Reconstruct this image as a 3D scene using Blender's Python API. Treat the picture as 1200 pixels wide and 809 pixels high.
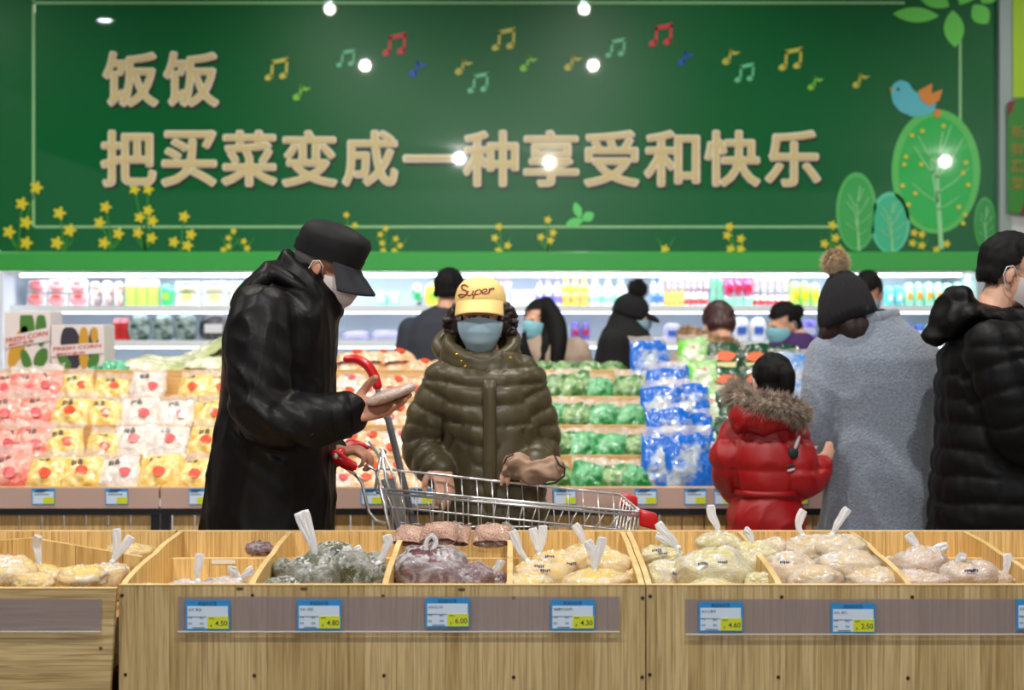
import bpy, bmesh, math, random
import numpy as np
from mathutils import Vector, Matrix, noise as mnoise
random.seed(7); rng = np.random.default_rng(7)
for o in list(bpy.data.objects): bpy.data.objects.remove(o)
SC = bpy.context.scene
COL = SC.collection
# ---------------------------------------------------------------- camera
FPX, CX, CY, EYE = 1750.0, 600.0, 368.0, 1.48       # focal length in pixels of the 1200x809 frame
cam = bpy.data.cameras.new('camera'); camo = bpy.data.objects.new('camera', cam); COL.objects.link(camo)
cam.sensor_width = 36; cam.lens = 36*FPX/1200; cam.shift_y = -(404.5-CY)/1200
cam.clip_end = 100; cam.clip_start = .05
cam.dof.use_dof = True; cam.dof.focus_distance = 4.15; cam.dof.aperture_fstop = 3.0
camo.location = (0, 0, EYE); camo.rotation_euler = (math.pi/2, 0, 0)
SC.camera = camo
# ---------------------------------------------------------------- world, lights, exposure
w = bpy.data.worlds.new('world'); SC.world = w; w.use_nodes = True
w.node_tree.nodes['Background'].inputs[0].default_value = (.80, .88, 1, 1)
w.node_tree.nodes['Background'].inputs[1].default_value = .30
SC.view_settings.view_transform = 'Standard'; SC.view_settings.look = 'None'
SC.view_settings.gamma = 1; SC.view_settings.use_curve_mapping = False
SC.view_settings.exposure = 0.0
def area(name, loc, size, power, color=(1, 1, 1), rot=(0, 0, 0), spread=None):
    l = bpy.data.lights.new(name, 'AREA'); l.shape = 'RECTANGLE'; l.size, l.size_y = size; l.energy = power; l.color = color
    if spread: l.spread = spread
    o = bpy.data.objects.new(name, l); COL.objects.link(o); o.location = loc; o.rotation_euler = rot
    return o
CEIL = 4.6
def spot(name, loc, aim, power, color=(1, 1, 1), r=.045, cone=130, blend=.8):
    l = bpy.data.lights.new(name, 'SPOT'); l.energy = power; l.color = color; l.shadow_soft_size = r; l.spot_size = math.radians(cone); l.spot_blend = blend
    o = bpy.data.objects.new(name, l); COL.objects.link(o); o.location = loc
    o.rotation_euler = (Vector(aim)-Vector(loc)).to_track_quat('-Z', 'Y').to_euler(); return o
LAMPS = []                                                  # ceiling spot lamps
LAMPS += [(-1.77, 5.5, (-2.1, 6.7, .9), 250, (1, .93, .82)), (.70, 5.5, (.9, 6.7, .9), 250, (1, .93, .82)), (-5.2, 5.6, (-4.0, 6.6, .9), 200, (1, .93, .82)), (5.2, 5.6, (3.4, 6.4, .9), 200, (1, .93, .82))]
LAMPS += [(-1.75, 2.2, (-1.2, 3.9, .8), 340, (1, .96, .91)), (.97, 2.2, (.9, 3.9, .8), 340, (1, .96, .91))]
LAMPS += [(-1.0, -8.4, (-.6, 4.0, .7), 480, (1, .97, .94)), (.73, -9.2, (.5, 4.0, .8), 480, (1, .97, .94)), (8.4, -9.0, (2, 4.0, .8), 420, (1, .97, .94))]
for x in (-3.6, -1.2, 1.2, 3.6): LAMPS.append((x, 8.6, (x, 8.9, .9), 70, (.93, .97, 1)))
for i, (x, y, aim, pw_, c_) in enumerate(LAMPS): spot('ceiling_spot', (x, y, CEIL-.16), aim, pw_, c_)
# ---------------------------------------------------------------- helpers
def P(px, py, d): return Vector(((px-CX)*d/FPX, d, EYE-(py-CY)*d/FPX))
def T(*a): return Vector(a)
_org = {}
def srgb(r, g, b):
    f = lambda c: (c/255/12.92) if c/255 <= .04045 else ((c/255+.055)/1.055)**2.4
    return (f(r), f(g), f(b))
_mats = {}
def mat(name, col, rough=.6, bump=0, bscale=80, var=0, vscale=6, coat=0, crough=.08, metal=0, spec=.5, alpha=1, trans=0, sheen=0,
        col2=None, dist=.002, emit=0, stretch=None, bdetail=3, sss=0, coords='Object'):
    if name in _mats: return _mats[name]
    m = bpy.data.materials.new(name); m.use_nodes = True; nt = m.node_tree; N = nt.nodes; L = nt.links
    b = N['Principled BSDF']; b.inputs['Base Color'].default_value = (*col, 1); b.inputs['Roughness'].default_value = rough
    b.inputs['Metallic'].default_value = metal; b.inputs['Specular IOR Level'].default_value = spec
    b.inputs['Coat Weight'].default_value = coat; b.inputs['Coat Roughness'].default_value = crough
    b.inputs['Alpha'].default_value = alpha; b.inputs['Transmission Weight'].default_value = trans
    b.inputs['Sheen Weight'].default_value = sheen; b.inputs['Subsurface Weight'].default_value = sss
    if sss: b.inputs['Subsurface Radius'].default_value = (.02, .008, .004)
    if emit: b.inputs['Emission Color'].default_value = (*col, 1); b.inputs['Emission Strength'].default_value = emit
    tc = N.new('ShaderNodeTexCoord'); src = tc.outputs[coords]
    if stretch:
        mp = N.new('ShaderNodeMapping'); mp.inputs['Scale'].default_value = stretch; L.new(src, mp.inputs[0]); src = mp.outputs[0]
    if var or col2:
        n = N.new('ShaderNodeTexNoise'); n.inputs['Scale'].default_value = vscale; n.inputs['Detail'].default_value = 4; L.new(src, n.inputs[0])
        r = N.new('ShaderNodeValToRGB'); c2 = col2 or tuple(c*(1-var) for c in col)
        r.color_ramp.elements[0].color = (*c2, 1); r.color_ramp.elements[1].color = (*col, 1)
        r.color_ramp.elements[0].position = .38; r.color_ramp.elements[1].position = .62
        L.new(n.outputs[0], r.inputs[0]); L.new(r.outputs[0], b.inputs['Base Color'])
    if bump:
        n = N.new('ShaderNodeTexNoise'); n.inputs['Scale'].default_value = bscale; n.inputs['Detail'].default_value = bdetail; L.new(src, n.inputs[0])
        bp = N.new('ShaderNodeBump'); bp.inputs['Strength'].default_value = bump; bp.inputs['Distance'].default_value = dist
        L.new(n.outputs[0], bp.inputs['Height']); L.new(bp.outputs[0], b.inputs['Normal'])
    _mats[name] = m; return m
def wood(name, c1, c2, horiz=False, strip=.045, length=.42, rough=.45, seams=True, grain=1.0):
    """laminated pine board: staves of two tints with fine grain along them"""
    m = bpy.data.materials.new(name); m.use_nodes = True; nt = m.node_tree; N = nt.nodes; L = nt.links; b = N['Principled BSDF']
    g = N.new('ShaderNodeNewGeometry'); sep = N.new('ShaderNodeSeparateXYZ'); L.new(g.outputs['Position'], sep.inputs[0])
    ad = N.new('ShaderNodeMath'); ad.operation = 'ADD'; L.new(sep.outputs[0], ad.inputs[0]); L.new(sep.outputs[1], ad.inputs[1])
    cb = N.new('ShaderNodeCombineXYZ')
    a, c = (ad.outputs[0], sep.outputs[2]) if horiz else (sep.outputs[2], ad.outputs[0])
    L.new(a, cb.inputs[0]); L.new(c, cb.inputs[1])
    br = N.new('ShaderNodeTexBrick'); L.new(cb.outputs[0], br.inputs[0]); br.inputs['Scale'].default_value = 1
    br.inputs['Brick Width'].default_value = length; br.inputs['Row Height'].default_value = strip; br.inputs['Mortar Size'].default_value = .0006 if seams else 0
    br.offset = .37; br.inputs['Color1'].default_value = (*c1, 1); br.inputs['Color2'].default_value = (*c2, 1)
    br.inputs['Mortar'].default_value = (*[x*.6 for x in c2], 1); br.inputs['Bias'].default_value = -.1
    mp = N.new('ShaderNodeMapping'); mp.inputs['Scale'].default_value = (2.2, 60, 1); L.new(cb.outputs[0], mp.inputs[0])
    n = N.new('ShaderNodeTexNoise'); n.inputs['Scale'].default_value = 2.2; n.inputs['Detail'].default_value = 6; n.inputs['Distortion'].default_value = .8
    L.new(mp.outputs[0], n.inputs[0])
    r = N.new('ShaderNodeValToRGB'); lo = 1-.45*grain
    r.color_ramp.elements[0].color = (lo, lo*.93, lo*.8, 1); r.color_ramp.elements[1].color = (1.0, 1.0, 1.0, 1)
    r.color_ramp.elements[0].position = .33; r.color_ramp.elements[1].position = .6; L.new(n.outputs[0], r.inputs[0])
    mx = N.new('ShaderNodeMix'); mx.data_type = 'RGBA'; mx.blend_type = 'MULTIPLY'; mx.inputs[0].default_value = 1
    L.new(br.outputs[0], mx.inputs[6]); L.new(r.outputs[0], mx.inputs[7]); L.new(mx.outputs[2], b.inputs['Base Color'])
    b.inputs['Roughness'].default_value = rough
    bp = N.new('ShaderNodeBump'); bp.inputs['Strength'].default_value = .25; bp.inputs['Distance'].default_value = .0006
    L.new(n.outputs[0], bp.inputs['Height']); L.new(bp.outputs[0], b.inputs['Normal'])
    return m

def empty(name, loc, label, cat, group=None, rz=0):
    o = bpy.data.objects.new(name, None); COL.objects.link(o); o.location = loc; o.empty_display_size = .05
    o.rotation_euler = (0, 0, rz); _org[o] = Vector(loc)
    o['label'] = label; o['category'] = cat
    if group: o['group'] = group
    return o
def tag(o, label=None, cat=None, group=None, kind=None):
    if label: o['label'] = label
    if cat: o['category'] = cat
    if group: o['group'] = group
    if kind: o['kind'] = kind
    return o
def basis(ax):
    ax = Vector(ax).normalized(); h = Vector((0, 0, 1)) if abs(ax.z) < .9 else Vector((1, 0, 0))
    u = h.cross(ax).normalized(); return u, ax.cross(u).normalized(), ax
class MB:
    def __init__(s): s.v = []; s.f = []; s.m = []; s.cur = 0
    def add(s, vs, fs):
        n = len(s.v); s.v += [tuple(v) for v in vs]; s.f += [tuple(i+n for i in f) for f in fs]; s.m += [s.cur]*len(fs); return s
    def box(s, lo, hi, bev=0):
        x0, y0, z0 = lo; x1, y1, z1 = hi
        if bev:
            bm = bmesh.new(); bmesh.ops.create_cube(bm, size=1)
            for v in bm.verts: v.co = Vector(((x0+x1)/2+v.co.x*(x1-x0), (y0+y1)/2+v.co.y*(y1-y0), (z0+z1)/2+v.co.z*(z1-z0)))
            bmesh.ops.bevel(bm, geom=bm.edges[:], offset=bev, segments=2, affect='EDGES', profile=.6)
            bm.verts.ensure_lookup_table(); s.add([v.co.copy() for v in bm.verts], [[v.index for v in f.verts] for f in bm.faces]); bm.free(); return s
        return s.add([(x0,y0,z0),(x1,y0,z0),(x1,y1,z0),(x0,y1,z0),(x0,y0,z1),(x1,y0,z1),(x1,y1,z1),(x0,y1,z1)],
                     [(0,3,2,1),(4,5,6,7),(0,1,5,4),(1,2,6,5),(2,3,7,6),(3,0,4,7)])
    def rings(s, R, cap=True, closed=False):
        n = len(R[0]); vs = [p for r in R for p in r]; fs = []
        k = len(R)
        for i in range(k if closed else k-1):
            a, b = i*n, ((i+1) % k)*n
            for j in range(n):
                j2 = (j+1) % n; fs.append((a+j, a+j2, b+j2, b+j))
        if cap and not closed:
            fs.append(tuple(range(n))[::-1]); fs.append(tuple((k-1)*n+j for j in range(n)))
        return s.add(vs, fs)
    def tube(s, path, rad, n=8, closed=False, cap=True, flat=None, up=None):
        """rad: number, list, or list of (ru, rv)"""
        path = [Vector(p) for p in path]; k = len(path)
        if not isinstance(rad, (list, tuple)): rad = [rad]*k
        R = []; u = None
        for i, p in enumerate(path):
            a = path[(i-1) % k] if (closed or i > 0) else p; b = path[(i+1) % k] if (closed or i < k-1) else p
            t = (b-a).normalized()
            if u is None:
                if up is not None: u = Vector(up)-t*t.dot(Vector(up)); u.normalize()
                else: u = basis(t)[0]
            else: u = (u-t*u.dot(t)).normalized()
            v = t.cross(u); r = rad[i]; ru, rv = r if isinstance(r, (tuple, list)) else (r, r)
            R.append([p+u*(ru*math.cos(q))+v*(rv*math.sin(q)) for q in [2*math.pi*j/n for j in range(n)]])
        return s.rings(R, cap, closed)
    def limb(s, path, rad, n=14):
        """tube with rounded ends, smoothed between joints"""
        path = [Vector(p) for p in path]; rad = list(rad)
        pts = []; rr = []
        for i in range(len(path)-1):
            p0 = path[max(i-1, 0)]; p1 = path[i]; p2 = path[i+1]; p3 = path[min(i+2, len(path)-1)]
            for q in range(6):
                t = q/6; pts.append(.5*((2*p1)+(p2-p0)*t+(2*p0-5*p1+4*p2-p3)*t*t+(3*p1-p0-3*p2+p3)*t**3)); rr.append(rad[i]*(1-t)+rad[i+1]*t)
        pts.append(path[-1]); rr.append(rad[-1])
        d0 = (pts[1]-pts[0]).normalized(); d1 = (pts[-1]-pts[-2]).normalized()
        g = lambda r: max(r) if isinstance(r, tuple) else r
        A = [pts[0]-d0*rr[0]*c for c in (.92, .7, .35)]; Ar = [rr[0]*c for c in (.35, .7, .93)]
        B = [pts[-1]+d1*rr[-1]*c for c in (.35, .7, .92)]; Br = [rr[-1]*c for c in (.93, .7, .35)]
        return s.tube(A+pts+B, Ar+rr+Br, n)
    def ell(s, c, r, rot=None, nu=16, nv=10, e=1):
        c = Vector(c); R = []
        for i in range(nv+1):
            th = math.pi*(i+.001 if i == 0 else (i-.001 if i == nv else i))/nv; ring = []
            for j in range(nu):
                ph = 2*math.pi*j/nu; sp = lambda x: math.copysign(abs(x)**e, x)
                q = Vector((r[0]*sp(math.sin(th))*sp(math.cos(ph)), r[1]*sp(math.sin(th))*sp(math.sin(ph)), -r[2]*sp(math.cos(th))))
                if rot: q = rot @ q
                ring.append(c+q)
            R.append(ring)
        return s.rings(R)
    def stack(s, L, n=28, e=.85, yaw=0):
        """horizontal super-ellipse rings: (cx, cy, z, rx, ry)"""
        R = []; cyw, syw = math.cos(yaw), math.sin(yaw)
        for (x, y, z, rx, ry) in L:
            ring = []
            for j in range(n):
                q = 2*math.pi*j/n; a = math.copysign(abs(math.cos(q))**e, math.cos(q))*rx; b = math.copysign(abs(math.sin(q))**e, math.sin(q))*ry
                ring.append(Vector((x+a*cyw-b*syw, y+a*syw+b*cyw, z)))
            R.append(ring)
        return s.rings(R)
    def prism(s, pts, y0, y1):
        """pts: (x, z) outline, extruded from y0 (front) to y1"""
        n = len(pts); vs = [(x, y0, z) for x, z in pts]+[(x, y1, z) for x, z in pts]
        return s.add(vs, [tuple(range(n)), tuple(range(2*n-1, n-1, -1))]+[((j+1) % n, j, n+j, n+(j+1) % n) for j in range(n)])
    def lathe(s, c, prof, n=14):
        c = Vector(c); return s.rings([[c+Vector((r*math.cos(2*math.pi*j/n), r*math.sin(2*math.pi*j/n), z)) for j in range(n)] for r, z in prof])
    def xf(s, M): s.v = [tuple(M @ Vector(v)) for v in s.v]; return s
    def build(s, name, mats, parent=None, smooth=False, origin=None, fixn=True):
        return mkobj(name, s.v, s.f, mats, parent, smooth, origin, s.m, fixn)
def mkobj(name, v, f, mats, parent=None, smooth=False, origin=None, mi=None, fixn=False):
    if not isinstance(mats, (list, tuple)): mats = [mats]
    v = np.asarray(v, dtype=float).reshape(-1, 3)
    if parent is not None: org = _org.get(parent, Vector((0, 0, 0)))
    elif origin is not None: org = Vector(origin)
    else: org = Vector(((v[:, 0].min()+v[:, 0].max())/2, (v[:, 1].min()+v[:, 1].max())/2, v[:, 2].min()))
    me = bpy.data.meshes.new(name); me.from_pydata((v-np.array(org)).tolist(), [], f if isinstance(f, list) else f.tolist())
    for m in mats: me.materials.append(m)
    if mi and max(mi) > 0: me.polygons.foreach_set('material_index', mi)
    if fixn:
        bm = bmesh.new(); bm.from_mesh(me); bmesh.ops.recalc_face_normals(bm, faces=bm.faces); bm.to_mesh(me); bm.free()
    if smooth: me.polygons.foreach_set('use_smooth', [True]*len(me.polygons))
    me.update()
    o = bpy.data.objects.new(name, me); COL.objects.link(o)
    if parent is not None: o.parent = parent; _org[o] = org
    else: o.location = org; _org[o] = org
    return o
def copy_tree(o, parent=None):
    c = o.copy(); COL.objects.link(c); c.parent = parent
    for ch in [x for x in KIDS.get(o, list(o.children))]: copy_tree(ch, c)
    return c
KIDS = {}
def freeze(o):
    for x in [o]+list(o.children_recursive): KIDS[x] = list(x.children)
    return o
def fuse(mb, voxel, it=6, fac=.5):
    """one continuous skin over overlapping volumes: returns coords, faces (quads), normals"""
    me = bpy.data.meshes.new('tmp'); me.from_pydata(mb.v, [], mb.f)
    bm = bmesh.new(); bm.from_mesh(me); bmesh.ops.recalc_face_normals(bm, faces=bm.faces); bm.to_mesh(me); bm.free()
    ob = bpy.data.objects.new('tmp', me); COL.objects.link(ob)
    r = ob.modifiers.new('r', 'REMESH'); r.mode = 'VOXEL'; r.voxel_size = voxel; r.adaptivity = 0
    sm = ob.modifiers.new('s', 'SMOOTH'); sm.factor = fac; sm.iterations = it
    dg = bpy.context.evaluated_depsgraph_get(); ev = ob.evaluated_get(dg); m2 = bpy.data.meshes.new_from_object(ev)
    n = len(m2.vertices); co = np.empty(n*3); m2.vertices.foreach_get('co', co); co = co.reshape(-1, 3)
    no = np.empty(n*3); m2.vertices.foreach_get('normal', no); no = no.reshape(-1, 3)
    fs = [tuple(p.vertices) for p in m2.polygons]
    bpy.data.objects.remove(ob); bpy.data.meshes.remove(me); bpy.data.meshes.remove(m2)
    return co, fs, no
def wav(co, freq, seed, k=7, aniso=(1, 1, 1)):
    """smooth pseudo noise in about -1..1 from a few random waves"""
    r = np.random.default_rng(seed); out = np.zeros(len(co)); c = co*np.array(aniso)
    for i in range(k):
        d = r.normal(size=3); d /= np.linalg.norm(d); fr = freq*r.uniform(.6, 1.6)
        out += np.sin(c @ d*fr*2*math.pi+r.uniform(0, 6.28)+1.2*np.sin(c @ r.normal(size=3)*fr*2.2+r.uniform(0, 6)))
    return out/k*1.8
def folds(co, freq, seed, aniso=(1, 1, 1)):
    a = wav(co, freq, seed, 4, aniso); return np.clip(1-np.abs(a), 0, 1)**2.2*1.25-.5
def seg_dist(co, path):
    """distance to a polyline and the arc length of the nearest point"""
    best = np.full(len(co), 1e9); arc = np.zeros(len(co)); L0 = 0
    for a, b in zip(path[:-1], path[1:]):
        a = np.array(a); b = np.array(b); ab = b-a; L = np.linalg.norm(ab); t = np.clip(((co-a) @ ab)/(L*L), 0, 1)
        dd = np.linalg.norm(co-(a+t[:, None]*ab), axis=1); k = dd < best; best[k] = dd[k]; arc[k] = L0+t[k]*L; L0 += L
    return best, arc
def text_mesh(s, size, offset=0, extrude=0, align='CENTER', shear=0):
    cu = bpy.data.curves.new('t', 'FONT'); cu.body = s; cu.size = size; cu.offset = offset; cu.extrude = extrude; cu.align_x = align; cu.align_y = 'CENTER'
    cu.shear = shear; cu.resolution_u = 3
    ob = bpy.data.objects.new('t', cu); COL.objects.link(ob); dg = bpy.context.evaluated_depsgraph_get()
    m = bpy.data.meshes.new_from_object(ob.evaluated_get(dg)); bpy.data.objects.remove(ob)
    v = [tuple(p.co) for p in m.vertices]; f = [tuple(p.vertices) for p in m.polygons]; bpy.data.meshes.remove(m); return v, f
def add_text(mb, s, size, pos, offset=0, extrude=0, align='CENTER', shear=0, fit=None):
    """text standing upright facing -y at pos; fit=(w,h) rescales the outline and centres it"""
    v, f = text_mesh(s, size, offset, extrude, align, shear)
    if not v: return mb
    if fit:
        xs = [a[0] for a in v]; ys = [a[1] for a in v]; cx = (min(xs)+max(xs))/2; cy = (min(ys)+max(ys))/2
        sx = fit[0]/(max(xs)-min(xs)); sy = fit[1]/(max(ys)-min(ys)); v = [((a-cx)*sx, (b-cy)*sy, c) for a, b, c in v]
    mb.add([(pos[0]+a, pos[1]-c, pos[2]+b) for a, b, c in v], f); return mb
def struct(o): o['kind'] = 'structure'; return o
# ---------------------------------------------------------------- shared materials
M_panel = wood('pine_front', srgb(208, 184, 134), srgb(184, 156, 104), grain=.85, length=2.6, strip=.038)
M_panelh = wood('pine_horizontal', srgb(210, 186, 136), srgb(190, 162, 110), horiz=True, strip=.11, length=1.6)
M_pine = wood('pine_inside', srgb(238, 205, 140), srgb(222, 182, 112), strip=.05, length=.6, grain=.8)
M_edge = wood('pine_edge', srgb(246, 216, 156), srgb(236, 202, 138), horiz=True, strip=.02, length=.5, grain=.5, seams=False)
M_back = wood('pine_shelf', srgb(230, 190, 130), srgb(216, 170, 108), horiz=True, strip=.06, length=.8, grain=.6)
M_slat = wood('pine_slat', srgb(240, 200, 134), srgb(226, 180, 112), strip=.3, length=2, grain=.9, seams=False)
M_black = mat('black_metal', srgb(20, 20, 24), .4)
M_chrome = mat('chrome', (.86, .87, .90), .3, metal=.85)
M_grey = mat('grey_plastic', srgb(105, 108, 112), .45)
M_red = mat('red_plastic', srgb(205, 18, 28), .3, coat=.4)
M_white = mat('white_paint', srgb(232, 236, 240), .4)
M_skin = mat('skin', srgb(222, 172, 146), .5, bump=.3, bscale=160, var=.12, vscale=30, sss=.1, dist=.0006)
M_skin2 = mat('skin_tanned', srgb(196, 138, 110), .5, bump=.3, bscale=160, var=.18, vscale=40, sss=.08, dist=.0006)
M_hair = mat('black_hair', srgb(11, 9, 10), .65, spec=.2, bump=.6, bscale=60, stretch=(6, 6, .5), dist=.003)
M_hairb = mat('brown_hair', srgb(40, 26, 24), .5, spec=.35, bump=.6, bscale=60, stretch=(6, 6, .5), dist=.003)
M_mask = mat('mask_white', srgb(212, 204, 202), .8, bump=.2, bscale=300)
M_maskb = mat('mask_blue', srgb(140, 178, 196), .8, bump=.2, bscale=300)
M_eye = mat('eye_white', srgb(220, 215, 210), .2)
M_pupil = mat('pupil', srgb(18, 12, 10), .1)
M_strip = mat('label_strip_plastic', srgb(168, 154, 158), .25, alpha=.40, coat=.6)
# ================================================================ SETTING
DB = 10.0          # the banner plane
def pb(px, py, d=DB): p = P(px, py, d); return (p.x, p.z)
M_floor = mat('floor_tiles', srgb(150, 146, 140), .25, var=.1, vscale=2, coat=.3)
struct(MB().box((-9, -18, -.05), (9, 12.2, 0)).build('floor', M_floor))
struct(MB().box((-9, -18, CEIL), (9, 12.2, CEIL+.1)).build('ceiling', mat('ceiling_paint', srgb(84, 88, 88), .9)))
M_wall = mat('wall_paint', srgb(205, 206, 206), .6, var=.03)
struct(MB().box((-7.1, -2, 0), (-7, 12.2, CEIL)).build('wall_left', M_wall))
struct(MB().box((7, -2, 0), (7.1, 12.2, CEIL)).build('wall_right', M_wall))
struct(MB().box((-7, 12.2, 0), (7, 12.3, CEIL)).build('wall_back', M_wall))
xr = pb(1182, 0)[0]
wr = struct(MB().box((xr, DB-.05, 0), (7, DB+.1, CEIL)).build('wall_right_side', M_wall))
# ceiling downlights: real lamps, mirrored by the glossy banner
M_lamp = bpy.data.materials.new('lamp_glow'); M_lamp.use_nodes = True
_b = M_lamp.node_tree.nodes['Principled BSDF']; _b.inputs['Emission Color'].default_value = (.85, .93, 1, 1); _b.inputs['Emission Strength'].default_value = 160
_b.inputs['Base Color'].default_value = (1, 1, 1, 1)
def lamp_for(px, py):
    """ceiling lamp whose mirror image in the banner plane appears about there"""
    x = (px-CX)/FPX*DB; z = EYE-(py-CY)/FPX*DB; s = (z-EYE)/DB; t = (CEIL-.12-z)/s
    return (x+x/DB*t, DB-t)
def downlight(x, y, r, label):
    t = empty('ceiling_downlight', (x, y, CEIL), label, 'lamp', 'ceiling downlights')
    MB().lathe((x, y, CEIL), [(r*1.25, 0), (r*1.25, -.1), (r*1.02, -.1), (r*1.02, -.02)], 20).build('housing', M_black, t)
    MB().lathe((x, y, CEIL), [(r, -.07), (r, -.085), (.001, -.09)], 20).build('bulb', M_lamp, t)
for i, (x, y, aim, pw_, c_) in enumerate(LAMPS): downlight(x, y, .05, 'round ceiling downlight mirrored in the banner, %s lamp' % ['first', 'second', 'third', 'fourth', 'fifth', 'sixth', 'seventh', 'eighth', 'ninth', 'tenth', 'eleventh', 'twelfth', 'thirteenth'][i])
downlight(-4.2, 4.6, .08, 'round ceiling downlight mirrored at the top left corner of the banner'); downlight(2.9, -15.5, .08, 'round ceiling downlight mirrored low in the banner above the bobble hats')
# ---------------------------------------------------------------- banner
def gloss(name, col, **k): return mat(name, col, .26, coat=1, crough=.022, spec=.22, **k)
BG = gloss('banner_green', srgb(0, 98, 46), bump=.16, bscale=1.6, dist=.01, bdetail=1)
bn = empty('banner', (pb(580, 0)[0], DB, pb(0, 318)[1]), 'wide glossy green wall banner with gold Chinese lettering above the chiller', 'banner')
x0, zt = pb(-30, -120); x1, zb = pb(1168, 295); _, zb2 = pb(0, 318)
MB().box((x0-.6, DB, zb), (x1, DB+.05, zt)).build('print_sheet', BG, bn)
MB().box((x0-.6, DB-.03, zb2), (x1, DB+.05, zb), .01).build('lime_edge', gloss('lime_band', srgb(62, 168, 72)), bn)
def flat(name, pts, m, y=.004, parent=bn, th=.003):
    mb = MB(); mb.prism([pb(*p) for p in pts], DB-y-th, DB-y); return mb.build(name, m, parent)
def rectpx(mb, a, b, c, d, y, th=.003):
    (xa, za), (xb, zb_) = pb(a, b), pb(c, d); mb.box((xa, DB-y-th, zb_), (xb, DB-y, za))
M_line = gloss('pale_line', srgb(150, 205, 140))
for nm, r in (('border_line', (38, -100, 41, 266)), ('border_line', (41, 264.6, 985, 267.4)), ('border_line', (38, 2, 1060, 5)), ('border_line', (1123.5, 40, 1126.5, 150))):
    mb = MB(); rectpx(mb, *r, .002); mb.build(nm, M_line, bn)
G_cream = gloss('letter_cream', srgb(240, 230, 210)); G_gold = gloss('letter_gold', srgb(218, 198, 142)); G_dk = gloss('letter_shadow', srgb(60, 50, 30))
def glyph(ch, cx, cy, w_, h_):
    x, z = pb(cx, cy); s = DB/FPX
    if ch == '一': fits = [(w_+4, 10), (w_+3, 9.6), (w_-3, 5)]
    else: fits = [(w_+3, h_+4), (w_+4, h_+4), (w_+0, h_+0)]
    def bold(fit, r, y, dx=0, dz=0, n=10):
        m_ = MB()
        for q in range(n):
            a = 2*math.pi*q/n; add_text(m_, ch, .37, (x+dx+r*math.cos(a), y+.0001*q, z+dz+r*math.sin(a)), 0, .0015, fit=((fit[0])*s-2*r, fit[1]*s-2*r))
        return m_
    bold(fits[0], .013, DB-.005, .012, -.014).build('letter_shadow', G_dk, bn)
    a = bold(fits[1], .013, DB-.011).build('letter', G_cream, bn); _org[a] = _org[bn]
    bold(fits[2], .005, DB-.016, 0, .001, 6).build('letter_inlay', G_gold, a)
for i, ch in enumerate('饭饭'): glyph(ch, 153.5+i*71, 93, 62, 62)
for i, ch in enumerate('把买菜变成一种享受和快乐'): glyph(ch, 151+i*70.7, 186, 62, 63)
cols = {'y': gloss('note_yellow', srgb(206, 200, 90)), 'r': gloss('note_red', srgb(214, 70, 70)), 'b': gloss('note_blue', srgb(40, 90, 190)),
        't': gloss('note_teal', srgb(110, 205, 150)), 'g': gloss('note_lime', srgb(130, 205, 70)), 'o': gloss('note_gold', srgb(190, 190, 80))}
def ellpts(cx, cy, a, b, ang=0, n=18):
    c, s = math.cos(ang), math.sin(ang)
    return [(cx+a*math.cos(q)*c-b*math.sin(q)*s, cy+a*math.cos(q)*s+b*math.sin(q)*c) for q in [2*math.pi*i/n for i in range(n)]]
def note2(cx, cy, k, s=1):
    mb = MB(); pr = lambda p: mb.prism([pb(*q) for q in p], DB-.006, DB-.003)
    S = s*1.0
    pr(ellpts(cx-10*S, cy+9*S, 5*S, 3.6*S, -.4)); pr(ellpts(cx+7*S, cy+7*S, 5*S, 3.6*S, -.4))
    pr([(cx-8*S, cy+9*S), (cx-5*S, cy+9*S), (cx-4*S, cy-10*S), (cx-7*S, cy-10*S)]); pr([(cx+9*S, cy+7*S), (cx+12*S, cy+7*S), (cx+13*S, cy-13*S), (cx+10*S, cy-13*S)])
    pr([(cx-7*S, cy-11*S), (cx+13*S, cy-15*S), (cx+13*S, cy-10*S), (cx-7*S, cy-6*S)])
    mb.build('music_note', cols[k], bn)
def note1(cx, cy, k, s=1):
    mb = MB(); pr = lambda p: mb.prism([pb(*q) for q in p], DB-.006, DB-.003)
    pr(ellpts(cx-5*s, cy+6*s, 5*s, 4*s, -.4)); pr([(cx-3*s, cy+6*s), (cx, cy+6*s), (cx+2*s, cy-8*s), (cx-1*s, cy-8*s)])
    pr([(cx-1*s, cy-9*s), (cx+5*s, cy-5*s), (cx+12*s, cy-5*s), (cx+6*s, cy-1*s), (cx, cy-3*s)])
    mb.build('music_note', cols[k], bn)
for a in [(325, 82, 'y'), (406, 69, 't', .8), (463, 53, 'r'), (591, 47, 'y'), (561, 98, 't', .9), (722, 57, 't', .85), (775, 42, 'r', 1), (873, 86, 't', .85), (927, 70, 'y', 1)]: note2(*a)
for a in [(353, 108, 'g'), (489, 80, 'b'), (543, 78, 'o'), (619, 74, 'g'), (671, 73, 'o'), (803, 68, 'b', .9), (856, 66, 'o'), (955, 97, 'g', .9), (1008, 94, 'o', .95)]: note1(*a)
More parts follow.
